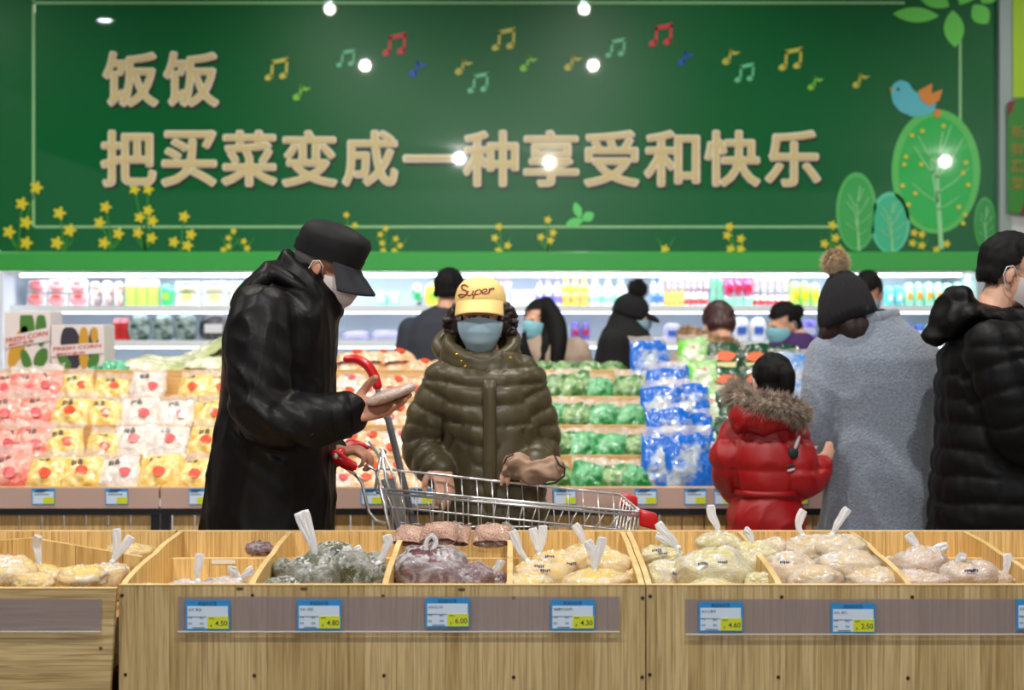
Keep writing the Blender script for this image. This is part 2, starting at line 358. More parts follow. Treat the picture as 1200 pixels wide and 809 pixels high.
# flowers
M_fl = gloss('flower_yellow', srgb(222, 208, 50)); M_st = gloss('stem_green', srgb(60, 150, 50))
def flower(pts, s=1.0, stem=None):
    for (x, y) in pts:
        mb = MB(); mb.prism([pb(x+6.2*s*(1+.32*math.cos(5*q))*math.cos(q), y+6.2*s*(1+.32*math.cos(5*q))*math.sin(q)) for q in [2*math.pi*i/30 for i in range(30)]], DB-.008, DB-.005); mb.build('flower', M_fl, bn)
    return_ = None; mb = MB(); bx = stem if stem else sum(p[0] for p in pts)/len(pts)
    for (x, y) in pts:
        a, b = (bx, 296), (x, y); w_ = .8
        m_ = ((a[0]*.55+b[0]*.45), (a[1]*.45+b[1]*.55))
        for p, q in ((a, m_), (m_, b)):
            mb.prism([pb(p[0]-w_, p[1]), pb(p[0]+w_, p[1]), pb(q[0]+w_, q[1]), pb(q[0]-w_, q[1])], DB-.005, DB-.0025)
    for sg in (-1, 1): mb.prism([pb(bx, 294), pb(bx+sg*9, 280), pb(bx+sg*12, 276), pb(bx+sg*7, 286)], DB-.005, DB-.0025)
    mb.build('stem', M_st, bn)
for pts, s, st in [([(43, 220), (26, 239), (31, 261), (11, 272), (31, 285)], 1, 22), ([(70, 250), (82, 270), (67, 285)], 1, 76), ([(124, 243), (117, 261), (139, 274), (122, 285)], .9, 132),
    ([(158, 222), (174, 222), (174, 247), (164, 255), (179, 259), (162, 273), (178, 279)], .85, 170), ([(216, 254), (224, 275), (204, 284), (220, 288)], .85, 212),
    ([(274, 271), (268, 279), (268, 289), (262, 293)], .5, 270), ([(286, 283), (290, 291)], .5, 287), ([(406, 252), (416, 264)], .5, 411), ([(452, 268), (446, 275), (448, 285), (449, 294)], .5, 452), ([(464, 280), (469, 288), (462, 294)], .5, 467),
    ([(585, 266), (580, 279), (595, 288), (584, 294)], .6, 588), ([(642, 258), (648, 273), (634, 278), (645, 282)], .6, 640), ([(779, 292)], .7, 780), ([(855, 266), (852, 276), (868, 280), (856, 292), (868, 292)], .7, 862),
    ([(975, 264), (979, 279), (966, 286), (983, 292)], .7, 972), ([(1071, 273), (1069, 285), (1080, 288), (1080, 275), (1109, 286), (1097, 293)], .6, 1078)]:
    flower(pts, s, st)
# little leaf spray and the big one at the top right
M_leaf = gloss('leaf_green', srgb(110, 214, 90))
def leafpts(x, y, l, w_, ang, n=10):
    out = []
    for i in range(n+1):
        t = i/n; out.append((t*l, w_*math.sin(math.pi*t)**.8))
    for i in range(n-1, 0, -1):
        t = i/n; out.append((t*l, -w_*math.sin(math.pi*t)**.8))
    c, s = math.cos(ang), math.sin(ang); return [(x+a*c-b*s, y+a*s+b*c) for a, b in out]
for a in [(684, 258, 22, 5, 2.9), (680, 256, 20, 5, -1.9+.0), (682, 258, 16, 6, -.5)]: flat('leaf', leafpts(*a), gloss('leaf_mint', srgb(96, 214, 110)))
for a in [(1100, 19, 54, 9, math.pi+.05), (1116, 12, 44, 12, 1.5), (1112, 8, 46, 12, -2.6), (1124, 6, 46, 12, -1.0), (1140, 6, 28, 11, .9), (1150, 4, 30, 12, -.9)]: flat('leaf', leafpts(*a), M_leaf)
# trees
M_vein = gloss('vein_pale', srgb(150, 220, 150))
def print_tree(cx, cy, a, b, c1, c2, by, side):
    t = flat('tree', ellpts(cx, cy, a, b, 0, 40), c1, .003); _org[t] = _org[bn]
    mb = MB(); mb.prism([pb(*q) for q in ellpts(cx, cy+b*.02, a*.84, b*.9, 0, 40)], DB-.009, DB-.006); mb.build('crown', c2, t)
    mb = MB()
    def ln(p, q, w0, w1): mb.prism([pb(p[0]-w0, p[1]), pb(p[0]+w0, p[1]), pb(q[0]+w1, q[1]), pb(q[0]-w1, q[1])], DB-.013, DB-.009)
    k = a/52
    tr = [(cx+6*k, by), (cx+2*k, cy+.35*b), (cx+1*k, cy-.1*b), (cx+8*k, cy-.65*b)]
    for p, q, w0, w1 in zip(tr[:-1], tr[1:], (3*k, 2.2*k, 1.4*k), (2.2*k, 1.4*k, .6)): ln(p, q, w0, w1)
    for (t0, dx, dy) in [(.5, -26, -20), (.5, -8, -56), (.35, 32, -26), (.1, 26, -40), (.1, -24, -32), (.62, 22, -14), (-.2, 14, -34), (-.1, -20, -30)]:
        x_, y_ = cx+1.5*k, cy+t0*b; ln((x_, y_), (x_+dx*k*.6, y_+dy*k*.5), 1.5*k, 1.0*k); ln((x_+dx*k*.6, y_+dy*k*.5), (x_+dx*k*1.15, y_+dy*k*1.15), 1.0*k, .5)
    mb.build('branches', M_vein, t)
    return t
t = print_tree(1096.5, 201, 52, 73, gloss('tree_rim', srgb(92, 196, 92)), gloss('tree_crown', srgb(38, 184, 78)), 292, 1)
for (x, y) in [(1068, 159), (1080, 154), (1105, 148), (1061, 184), (1059, 193), (1079, 193), (1057, 218), (1072, 227), (1064, 240), (1131, 191), (1128, 203), (1134, 217), (1123, 243), (1130, 252), (1128, 262)]:
    mb = MB(); mb.prism([pb(*q) for q in ellpts(x, y, 2.6, 2.6, 0, 10)], DB-.016, DB-.013); mb.build('blossom', M_fl, t)
print_tree(1003.5, 248, 24, 46, gloss('tree_rim2', srgb(86, 184, 96)), gloss('tree_crown2', srgb(60, 168, 80)), 294, 1)
print_tree(1043, 261, 23, 36, gloss('tree_rim3', srgb(96, 206, 160)), gloss('tree_crown3', srgb(62, 188, 138)), 297, 1)
print_tree(1154, 262, 13, 31, gloss('tree_rim4', srgb(70, 170, 80)), gloss('tree_crown4', srgb(48, 150, 70)), 294, 1)
# bird
bd = flat('bird', [(1043, 106), (1047, 98), (1055, 94), (1064, 97), (1070, 106), (1078, 111), (1090, 117), (1097, 122), (1094, 131), (1084, 136), (1068, 137), (1054, 131), (1046, 121)], gloss('bird_blue', srgb(92, 190, 200)), .006); _org[bd] = _org[bn]
mb = MB(); mb.prism([pb(*q) for q in [(1075, 107), (1092, 98), (1091, 110), (1104, 105), (1100, 118), (1090, 124), (1080, 119)]], DB-.014, DB-.01); mb.build('wing', gloss('bird_orange', srgb(226, 140, 60)), bd)
mb = MB(); mb.prism([pb(*q) for q in ellpts(1052, 105, 1.8, 1.8)], DB-.014, DB-.01); mb.build('eye', M_black, bd)
mb = MB(); mb.prism([pb(*q) for q in [(1042, 102), (1046, 106), (1044, 109)]], DB-.014, DB-.01); mb.prism([pb(*q) for q in ellpts(1098, 133, 4, 5)], DB-.014, DB-.01); mb.build('beak', _mats['bird_orange'], bd)
# frame at the right of the banner and posters on the side wall
mb = MB(); mb.box((pb(1168, 0)[0], DB-.06, pb(0, 330)[1]), (pb(1182, 0)[0], DB+.1, CEIL)); tr1 = struct(mb.build('trim_1', mat('grey_trim', srgb(150, 166, 160), .35)))
pw = empty('poster', (pb(1215, 0)[0], DB-.06, pb(0, 118)[1]), 'yellow-green wall poster right of the banner, upper of two', 'poster')
mb = MB(); (xa, za), (xb_, zb_) = pb(1183, -80), pb(1260, 116); mb.box((xa, DB-.065, zb_), (xb_, DB-.052, za)); mb.build('sheet', gloss('poster_lime', srgb(168, 206, 40)), pw)
pw = empty('poster', (pb(1215, 0)[0], DB-.07, pb(0, 250)[1]), 'dark green wall poster with red corners and gold vertical lettering', 'poster')
mb = MB(); mb.prism([pb(*q) for q in [(1176, 122), (1260, 96), (1260, 262), (1176, 250)]], DB-.09, DB-.075); mb.build('sheet', gloss('poster_green', srgb(52, 134, 44)), pw)
mb = MB(); mb.prism([pb(*q) for q in [(1176, 122), (1184, 119), (1181, 130), (1176, 138)]], DB-.098, DB-.092); mb.prism([pb(*q) for q in [(1190, 251), (1200, 225), (1215, 240), (1222, 256)]], DB-.098, DB-.092); mb.build('corner', gloss('poster_red', srgb(130, 40, 40)), pw)
mb = MB()
for i, ch in enumerate('新鲜蔬菜'): x, z = pb(1187, 158+i*20); add_text(mb, ch, .09, (x, DB-.095, z), .001, .001)
mb.build('lettering', gloss('poster_gold', srgb(150, 140, 50)), pw)

# ================================================================ CHILLER (open multideck fridge)
fr = empty('open_chiller', (0, 10.5, 0), 'long white open multideck chiller under the green banner', 'fridge')
M_fr = mat('fridge_white', srgb(236, 243, 252), .35)
xa = pb(-60, 0)[0]; xb = pb(1140, 0)[0]
MB().box((xa, 10.72, .2), (xb, 10.8, 1.756)).build('back_panel', M_fr, fr)
MB().box((xa, DB+.06, 1.756), (xb, 10.8, 1.765)).build('canopy', M_fr, fr)
MB().box((xa, DB-.02, 1.748), (xb, DB+.05, 1.764), .004).build('canopy_trim', mat('silver', (.7, .72, .74), .3, metal=.8), fr)
MB().box((xa, 9.9, 0), (xb, 10.8, .45), .02).build('base', M_fr, fr)
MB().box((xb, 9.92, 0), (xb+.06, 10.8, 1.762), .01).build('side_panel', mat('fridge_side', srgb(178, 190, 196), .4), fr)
MB().box((xa+.28, 9.95, 0), (xa+.38, 10.72, 1.755), .01).build('side_panel', M_fr, fr)
M_tube = bpy.data.materials.new('fridge_tube'); M_tube.use_nodes = True; _b = M_tube.node_tree.nodes['Principled BSDF']
_b.inputs['Emission Color'].default_value = (.84, .92, 1, 1); _b.inputs['Emission Strength'].default_value = 7
SHZ = [1.525, 1.29, 1.06, .82, .6]
for z in SHZ:
    s_ = MB().box((xa+.38, 10.1, z-.02), (xb, 10.72, z), .004).build('shelf', M_fr, fr); _org[s_] = _org[fr]
    MB().box((xa+.38, 10.085, z-.035), (xb, 10.1, z+.012)).build('price_rail', M_white, s_)
    MB().tube([(xa+.45, 10.13, z-.032), (xb-.05, 10.13, z-.032)], .009, 8).build('light_tube', M_tube, s_)
tb = MB().tube([(xa+.45, 10.09, 1.742), (xb-.05, 10.09, 1.742)], .011, 8).build('light_tube', M_tube, fr)
area('chiller_light', (0, 10.12, 1.745), (xb-xa-.5, .06), 27, (.86, .93, 1))
# -- chiller goods
def product(kind, x, z, h, w_, c, c2, label, group, d=10.13, r=0):
    t = empty({'bottle': 'bottle', 'tray': 'food_tray', 'carton': 'carton', 'bag': 'food_bag', 'cup': 'yogurt_cup'}[kind], (x, d+.06, z), label, {'bottle': 'bottle', 'tray': 'tray', 'carton': 'carton', 'bag': 'bag', 'cup': 'cup'}[kind], group)
    y = d+.06
    if kind == 'bottle':
        MB().lathe((x, y, z), [(w_*.45, 0), (w_*.5, .01), (w_*.5, h*.6), (w_*.42, h*.72), (w_*.2, h*.82), (w_*.2, h*.88)], 12).build('body', c, t, True)
        MB().lathe((x, y, z), [(w_*.24, h*.87), (w_*.24, h), (.002, h)], 12).build('cap', c2, t, False)
        MB().lathe((x, y, z), [(w_*.51, h*.15), (w_*.51, h*.5)], 12).build('label', c2, t, True, fixn=False)
    elif kind == 'cup':
        MB().lathe((x, y, z), [(w_*.36, 0), (w_*.46, h*.9), (w_*.5, h*.92), (w_*.5, h*.95)], 12).build('body', c, t, True)
        MB().lathe((x, y, z), [(w_*.5, h*.95), (w_*.48, h), (.002, h)], 12).build('lid', c2, t)
    elif kind == 'carton':
        mb = MB(); mb.box((x-w_*.47, y-.03, z), (x+w_*.47, y+.03, z+h*.8), .003); mb.build('body', c, t)
        mb = MB(); mb.add([(x-w_*.47, y-.03, z+h*.8), (x+w_*.47, y-.03, z+h*.8), (x+w_*.47, y+.03, z+h*.8), (x-w_*.47, y+.03, z+h*.8), (x-w_*.47, y, z+h), (x+w_*.47, y, z+h)], [(0, 1, 5, 4), (2, 3, 4, 5), (1, 2, 5), (3, 0, 4)]); mb.build('top', c2, t)
    elif kind == 'tray':
        R = Matrix.Rotation(-.25, 4, 'X')
        mb = MB(); mb.box((-w_*.48, -.012, 0), (w_*.48, .02, h), .008); mb.xf(Matrix.Translation((x, y, z)) @ R); mb.build('tray', M_white, t)
        mb = MB(); mb.ell((0, -.02, h*.5), (w_*.42, .022, h*.4), e=.7); mb.xf(Matrix.Translation((x, y, z)) @ R); mb.build('food', c, t, True)
        mb = MB(); mb.box((-w_*.2, -.046, h*.55), (w_*.2, -.04, h*.78)); mb.xf(Matrix.Translation((x, y, z)) @ R); mb.build('label', c2, t)
    else:
        co = MB(); co.ell((x, y, z+h*.48), (w_*.5, .045, h*.5), e=.75, nu=20, nv=14)
        v = np.array(co.v); v[:, 1] += wav(v, 12, int(abs(x)*1000) % 97)*.008; v[:, 0] += wav(v, 9, 3)*.006
        mkobj('bag_body', v, co.f, c, t, True, fixn=True)
        mb = MB(); mb.box((x-w_*.28, y-.06, z+h*.3), (x+w_*.28, y-.05, z+h*.6), .004); mb.build('label', c2, t)
    return t
def pm(n, c, **k): return mat('pack_'+n, c, .3, coat=.5, **k)
PM = dict(pink=pm('pink', srgb(236, 150, 150), var=.3, vscale=30), red=pm('red', srgb(206, 40, 40)), lime=pm('lime', srgb(176, 226, 90)), beige=pm('beige', srgb(226, 205, 170), var=.3, vscale=30), brown=pm('brown', srgb(150, 86, 60), col2=srgb(230, 225, 225), vscale=25),
          white=pm('white', srgb(240, 240, 244)), yellow=pm('yellow', srgb(250, 214, 40)), blue=pm('blue', srgb(60, 110, 210)), violet=pm('violet', srgb(120, 110, 200)), green=pm('green', srgb(50, 190, 110)), magenta=pm('magenta', srgb(206, 30, 100)),
          orange=pm('orange', srgb(250, 170, 70)), dkgreen=pm('dkgreen', srgb(20, 70, 46), col2=srgb(190, 210, 210), vscale=18), black=pm('black', srgb(22, 22, 26), col2=srgb(120, 120, 130), vscale=20), mint=pm('mint', srgb(150, 230, 190)), lav=pm('lavender', srgb(205, 205, 240)), teal=pm('teal', srgb(70, 190, 190)))
def prow(kind, x0, x1, n, shelf, hpx, c, c2, words, what, d=10.13, lift=0):
    s = (d+.06)/FPX
    for i in range(n):
        xp = x0+(i+.5)*(x1-x0)/n; x = (xp-CX)*s
        h = hpx*s*random.uniform(.96, 1.03); nth = ('', ', left one of two' if i == 0 else ', right one of two')[1] if n == 2 else (', %s of %d from its left' % (['first', 'second', 'third', 'fourth', 'fifth', 'sixth', 'seventh', 'eighth'][i], n) if n > 1 else '')
        product(kind, x, SHZ[shelf]+lift, h, (x1-x0)/n*s*.94, PM[c], PM[c2], words+nth, what, d)
TOP, MID, LOW = 'top chiller shelf', 'second chiller shelf', 'third chiller shelf'
prow('tray', 30, 105, 3, 0, 17, 'pink', 'red', 'tray of pink meat, lower layer at chiller left end', 'meat trays', lift=0)
prow('tray', 32, 103, 3, 0, 16, 'pink', 'red', 'tray of pink meat, upper layer at chiller left end', 'upper meat trays', lift=.098)
prow('bag', 105, 147, 3, 0, 32, 'brown', 'white', 'brown and white bag between meat trays and lime cartons', 'brown bags in the chiller')
prow('carton', 148, 187, 3, 0, 33, 'lime', 'white', 'lime green carton beside the brown bags', 'lime cartons')
prow('bag', 188, 204, 1, 0, 28, 'green', 'lime', 'bright green food bag next to the lime cartons', 'green bag')
prow('tray', 204, 300, 3, 0, 17, 'beige', 'lime', 'beige food tray right of the lime cartons', 'beige trays')
prow('tray', 204, 300, 3, 0, 13, 'beige', 'green', 'upper beige food tray right of the lime cartons', 'upper beige trays', lift=.1)
prow('bag', 300, 380, 4, 0, 26, 'white', 'green', 'white bag in chiller behind the black jacket', 'white bags')
prow('bag', 440, 470, 2, 0, 20, 'mint', 'white', 'pale mint bag behind the black cap', 'mint bags')
prow('bag', 482, 497, 1, 0, 30, 'dkgreen', 'green', 'dark green bag left of the yellow pack on top chiller shelf', 'dark green pack')
prow('bag', 497, 520, 1, 0, 30, 'yellow', 'lime', 'bright yellow pack on top chiller shelf beside man in grey', 'yellow pack')
prow('cup', 560, 600, 4, 0, 30, 'lav', 'red', 'lavender tub with red lid behind the yellow cap', 'lavender tubs')
prow('carton', 600, 627, 2, 0, 20, 'white', 'lav', 'white carton above the long-haired woman', 'white cartons')
prow('bottle', 627, 658, 3, 0, 34, 'lav', 'violet', 'lavender bottle with violet cap above the long-haired woman', 'lavender bottles')
prow('bottle', 658, 690, 3, 0, 35, 'yellow', 'orange', 'yellow juice bottle on top chiller shelf', 'yellow bottles')
prow('bottle', 690, 735, 3, 0, 33, 'white', 'mint', 'white milk bottle beside yellow juice on top chiller shelf', 'milk bottles')
prow('bottle', 762, 778, 2, 0, 34, 'lav', 'blue', 'white bottle with blue cap right of the bobble hat', 'blue-capped bottles')
prow('bottle', 778, 802, 4, 0, 21, 'yellow', 'orange', 'small orange drink bottle', 'small orange bottles')
prow('bottle', 802, 830, 4, 0, 21, 'white', 'red', 'small white drink bottle with red label', 'small red-labelled bottles')
for q in range(2): prow('cup', 772, 832, 8, 0, 6, 'white', 'pink' if q else 'red', 'small white cup above little bottles, %s layer' % ('upper' if q else 'lower'), 'cup stack %s' % ('upper' if q else 'lower'), lift=.125+.04*q)
for q in range(4): prow('cup', 832, 848, 2, 0, 8.4, 'mint', 'green', 'mint cup beside magenta packs, %s layer' % ('bottom', 'second', 'third', 'top')[q], 'mint cups %d' % q, lift=.05*q)
prow('carton', 848, 882, 3, 0, 14, 'mint', 'white', 'low mint carton beneath the magenta packs', 'low mint cartons')
prow('bag', 848, 882, 3, 0, 20, 'magenta', 'red', 'magenta pack on top chiller shelf', 'magenta packs', lift=.083)
for q in range(2): prow('cup', 882, 925, 5, 0, 9, 'white', 'green' if q else 'red', 'white cup right of magenta packs, %s layer' % ('upper' if q else 'lower'), 'white cups %d' % q, lift=.1+.055*q)
prow('bottle', 882, 925, 5, 0, 17, 'white', 'red', 'little white bottle right of magenta packs', 'little bottles')
prow('bag', 925, 960, 3, 0, 30, 'lime', 'yellow', 'lime and yellow pack left of the black knitted hat', 'lime packs')
prow('bag', 1036, 1058, 2, 0, 26, 'teal', 'white', 'teal and white pack right of the half-hidden head', 'teal packs')
prow('bag', 1058, 1128, 6, 0, 30, 'mint', 'orange', 'mint green vegetable bag at chiller right end', 'mint vegetable bags')
prow('carton', 133, 160, 3, 1, 28, 'red', 'pink', 'red carton on second chiller shelf above the corn boxes', 'red cartons')
prow('bag', 150, 232, 3, 1, 34, 'dkgreen', 'dkgreen', 'dark leafy vegetable bag on second chiller shelf', 'leafy bags', d=10.1)
prow('bag', 232, 272, 1, 1, 34, 'black', 'white', 'shiny black bag with white label beside the leafy bags', 'black bag', d=10.1)
prow('bag', 400, 470, 2, 1, 14, 'lav', 'lav', 'lavender bag behind the red trolley grip', 'lavender bags')
prow('bag', 668, 692, 2, 1, 24, 'violet', 'magenta', 'purple bag beside the long-haired woman', 'purple bags')
prow('bag', 776, 800, 1, 1, 22, 'lav', 'blue', 'pale lavender bag right of the bobble hat face', 'pale bag')
prow('bag', 858, 898, 2, 1, 30, 'white', 'blue', 'white and blue bag behind the bowed head', 'white and blue bags')
prow('bag', 935, 960, 1, 1, 28, 'violet', 'lav', 'violet pack left of the grey coat on second chiller shelf', 'violet pack')
prow('bag', 1060, 1082, 2, 1, 22, 'blue', 'white', 'blue pack between grey and black coats', 'blue packs')
prow('bag', 1082, 1110, 2, 1, 22, 'mint', 'yellow', 'pale green pack between grey and black coats', 'pale green packs')
for a, b, c in [(30, 130, 'white'), (280, 470, 'beige'), (600, 700, 'lav'), (760, 900, 'mint'), (1040, 1110, 'lav')]:
    prow('tray', a, b, max(2, (b-a)//34), 2, 14, c, 'blue', 'pale food tray on third chiller shelf behind x', 'x') if 0 else None
# ================================================================ TIERED BACK DISPLAY SHELF
TD = [6.2, 6.45, 6.7, 6.95, 7.2]; TY = [570.5, 533.5, 498, 464.5, 433.5]
TZ = [EYE-(y-CY)*d/FPX for y, d in zip(TY, TD)]
XB0 = (188-CX)*6.2/FPX; UW = 1.2
M_trim = mat('pink_shelf_strip', srgb(190, 160, 148), .3, alpha=1, coat=.5)
for u in range(-2, 4):
    xa, xb = XB0+u*UW+.004, XB0+(u+1)*UW-.004
    sh = empty('tiered_shelf', ((xa+xb)/2, 6.7, 0), 'pine four-tier display shelf on black frame, unit %s' % ('beyond the left edge of the photo', 'at the left under pink and yellow bags', 'behind the man in the black jacket', 'behind the woman in the green padded coat', 'behind the girl in red', 'at the right behind the black padded coat')[u+2], 'shelf')
    for k in range(4):
        z0, z1 = TZ[k], TZ[k+1]
        MB().box((xa, TD[k], z0-.055), (xb, TD[k]+.014, z0), .002).build('lip', M_back, sh)
        MB().box((xa, TD[k]+.014, z0-.05), (xb, TD[k+1]+.01, z0-.036)).build('tier_board', M_back, sh)
        MB().box((xa, TD[k+1]-.002, z0-.036), (xb, TD[k+1]+.012, z1-.055)).build('riser', M_back, sh)
        for xx in (xa, xb-.014):
            mb = MB(); y0, y1 = TD[k]+.014, TD[k+1]-.003
            mb.add([(xx, y0, z0-.036), (xx, y1, z0-.036), (xx, y1, z1-.06), (xx, y0, z0-.002), (xx+.014, y0, z0-.036), (xx+.014, y1, z0-.036), (xx+.014, y1, z1-.06), (xx+.014, y0, z0-.002)],
                   [(0, 1, 2, 3), (7, 6, 5, 4), (0, 4, 5, 1), (1, 5, 6, 2), (2, 6, 7, 3), (3, 7, 4, 0)]); mb.build('end_board', M_back, sh)
    MB().box((xa, TD[4], TZ[4]-.055), (xb, TD[4]+.5, TZ[4]-.035)).build('top_board', M_back, sh)
    MB().box((xa, TD[4]-.0, TZ[4]-.035), (xb, TD[4]+.014, TZ[4]), .002).build('lip', M_back, sh)
    zt = TZ[0]; zb_ = EYE-(596-CY)*6.19/FPX
    MB().box((xa, 6.186, zb_), (xb, 6.2, zt-.004)).build('front_strip', M_trim, sh)
    zc = EYE-(604-CY)*6.19/FPX
    MB().box((xa, 6.19, zc), (xb, 6.25, zb_)).build('frame_bar', M_black, sh)
    for xx in (xa, xb-.035):
        MB().box((xx, 6.195, 0), (xx+.035, 6.235, zc)).build('post', M_black, sh)
        MB().box((xx, 7.6, 0), (xx+.035, 7.64, TZ[4]-.06)).build('post', M_black, sh)
    n = 12
    for i in range(n):
        a = xa+.037+(xb-xa-.074)*i/n; b = xa+.037+(xb-xa-.074)*(i+1)/n-.005
        MB().box((a, 6.245, .1), (b, 6.258, zc-.004), .0015).build('slat', M_slat, sh)
    for k in (0, 1):
        for i in range(2):
            pass
# ---------------------------------------------------------------- price tags
def tagtex():
    return dict(blue=mat('tag_blue', srgb(40, 140, 205), .35), face=mat('tag_white', srgb(205, 222, 240), .35), yel=mat('tag_yellow', srgb(206, 214, 40), .35), ink=mat('tag_ink', srgb(26, 40, 70), .5))
TG = tagtex()
def price_tag(x, z, y, w_, h_, price, name, label, group=None, detail=True, rot=0):
    t = empty('price_tag', (x, y, z-h_/2), label, 'price tag', group)
    mb = MB(); mb.box((x-w_/2, y-.0015, z-h_/2), (x+w_/2, y, z+h_/2)); mb.build('card', TG['blue'], t)
    e = .045*w_
    mb = MB(); mb.box((x-w_/2+e, y-.0022, z-h_/2+e), (x+w_/2-e, y-.0015, z+h_/2-.19*h_)); mb.build('face', TG['face'], t)
    mb = MB(); mb.box((x+.0*w_, y-.003, z-h_/2+e), (x+w_/2-e*.6, y-.0022, z-.03*h_)); mb.build('price_field', TG['yel'], t)
    if detail:
        mb = MB(); yy = y-.0032
        add_text(mb, '商品标价签', .1, (x, yy, z+h_*.40), 0, 0, fit=(w_*.42, h_*.12))
        add_text(mb, '品名', .1, (x-w_*.37, yy, z+h_*.2), 0, 0, fit=(w_*.11, h_*.08))
        add_text(mb, name, .1, (x-w_*.20, yy, z+h_*.2), 0, 0, fit=(w_*.05*len(name)+.04*w_, h_*.09))
        for a, b, s in ((-.39, -.08, '产地'), (-.39, -.26, '规格'), (-.13, -.08, '单位'), (-.13, -.26, '等级')): add_text(mb, s, .1, (x+w_*a, yy, z+h_*b), 0, 0, fit=(w_*.09, h_*.07))
        add_text(mb, '零售价', .1, (x+w_*.1, yy, z-h_*.09), 0, 0, fit=(w_*.13, h_*.07))
        add_text(mb, '¥', .1, (x+w_*.08, yy, z-h_*.33), 0, 0, fit=(w_*.04, h_*.1))
        add_text(mb, price, .1, (x+w_*.31, yy, z-h_*.25), .001, 0, fit=(w_*.27, h_*.17))
        mb.box((x-w_*.45, yy, z-.035*h_), (x-.01*w_, yy+.0008, z-.03*h_)); mb.box((x-w_*.34, yy, z-h_*.4), (x-.06*w_, yy+.0008, z-h_*.385))
        mb.build('print', TG['ink'], t)
    else:
        mb = MB(); yy = y-.0026
        for j, q in enumerate((.26, .12)): mb.box((x-w_*.38, yy, z+h_*q), (x+w_*(.05+.2*j), yy+.0004, z+h_*(q+.05)))
        mb.box((x-w_*.3, yy, z+h_*.37), (x+w_*.2, yy+.0004, z+h_*.45)); mb.build('print', TG['ink'], t)
    return t
for px, wd in [(-52, 27), (50.5, 27), (136.5, 27), (231, 20), (350, 26), (436, 26), (494, 27), (569, 26), (662, 27), (757, 26), (815, 26), (848, 22), (935, 25), (1040, 26), (1130, 26)]:
    s = 6.18/FPX
    where = {50.5: 'first from the left edge', 136.5: 'second from the left edge', 231: 'beside the man\'s black jacket', 436: 'behind the cart\'s rear gate', 494: 'behind the grey trolley pole', 662: 'right of the green padded coat', 757: 'behind the red cart bumpers', 815: 'right of the cart bumpers', 848: 'left of the girl in red', 935: 'between the girl and the grey coat'}.get(px)
    if where is None: continue
    price_tag((px-CX)*s, EYE-(582.5-CY)*s, 6.184, wd*s, 19*s, '', '', 'small blue price tag on back shelf strip, '+where, 'price tags on the back shelf', detail=False)

# ---------------------------------------------------------------- pillow bags
def film(name, col, c2, vs=28, rough=.22, bump=.9, bs=22):
    return mat(name, col, rough, bump=bump, bscale=bs, dist=.012, col2=c2, vscale=vs, coat=.7, crough=.08)
F_pink = film('bag_pink', srgb(236, 120, 105), srgb(238, 180, 165), 14); F_yel = film('bag_yellow', srgb(232, 190, 92), srgb(244, 224, 160), 30)
F_wht = film('bag_white', srgb(236, 226, 214), srgb(214, 200, 195), 26); F_brn = film('bag_brown', srgb(222, 170, 120), srgb(238, 214, 190), 26)
F_grn = film('bag_green', srgb(52, 104, 40), srgb(150, 186, 130), 16); F_grn2 = film('bag_green_bright', srgb(14, 128, 56), srgb(120, 190, 140), 13)
F_blue = film('bag_blue', srgb(14, 104, 208), srgb(176, 190, 204), 9); _r = [n for n in F_blue.node_tree.nodes if n.type == 'VALTORGB'][0]; _r.color_ramp.elements[0].position = .40; _r.color_ramp.elements[1].position = .50; F_lime = film('bag_lime', srgb(110, 205, 50), srgb(214, 224, 200), 12)
F_dk = film('bag_dark_green', srgb(16, 66, 40), srgb(30, 90, 56), 12); F_blw = film('bag_blue_white', srgb(70, 140, 214), srgb(226, 232, 240), 12)
F_leek = film('leek_wrap', srgb(176, 190, 130), srgb(226, 224, 200), 10)
M_stk = mat('sticker_orange', srgb(226, 84, 46), .3, coat=.6); M_stkp = mat('sticker_pink', srgb(222, 92, 96), .3, coat=.6); M_ink = mat('print_black', srgb(40, 36, 40), .4, coat=.5)
M_flapm = mat('clear_flap', srgb(235, 228, 222), .15, alpha=.35, coat=.9, bump=.8, bscale=30, dist=.008)
def pillow(w_, h_, t_, seed, top=.18, nx=18, nz=16, lump=.012):
    """filled bag standing on its lower edge, front towards -y; returns body MB and flap MB"""
    hb = h_*(1-top); G = {}; mb = MB(); vs = []
    for sd in (-1, 1):
        for i in range(nz+1):
            for j in range(nx+1):
                u = -1+2*j/nx; v = i/nz
                th = max(0, (1-abs(u)**2.6))**.55*max(0, (math.sin(math.pi*min(1, v*.93+.04)))**.6)*(1.15-.5*v)
                wx = w_/2*(1-.10*math.sin(math.pi*v)*0-.12*abs(v-.45))
                vs.append((u*wx, sd*t_/2*th, v*hb))
    n = (nx+1)*(nz+1); fs = []
    for i in range(nz):
        for j in range(nx):
            a = i*(nx+1)+j; fs.append((a, a+1, a+nx+2, a+nx+1)); b = a+n; fs.append((b, b+nx+1, b+nx+2, b+1))
    v = np.array(vs); f1 = lump*wav(v, 7/max(w_, .1)*.2, seed)+lump*.6*wav(v, 20, seed+5)
    v[:, 1] += np.sign(v[:, 1]-1e-9)*np.abs(f1)*np.minimum(1, np.abs(v[:, 1])*60); v[:, 0] += lump*.5*wav(v, 8, seed+9); v[:, 2] += lump*.6*wav(v, 8, seed+11)*(v[:, 2]/hb)
    mb.add([tuple(x) for x in v], fs)
    fl = MB(); ns = 10; vv = []; ff = []
    for i in range(4):
        for j in range(ns+1):
            u = -1+2*j/ns; q = i/3
            vv.append((u*w_/2*(.93+.06*q+.03*math.sin(seed+q*3)), .010*math.sin(u*7+seed)*q+.012*math.sin(q*2+seed), hb*.93+q*h_*(top+.07)))
    for i in range(3):
        for j in range(ns): a = i*(ns+1)+j; ff.append((a, a+1, a+ns+2, a+ns+1))
    fl.add(vv, ff)
    return mb, fl
BAGS = {}
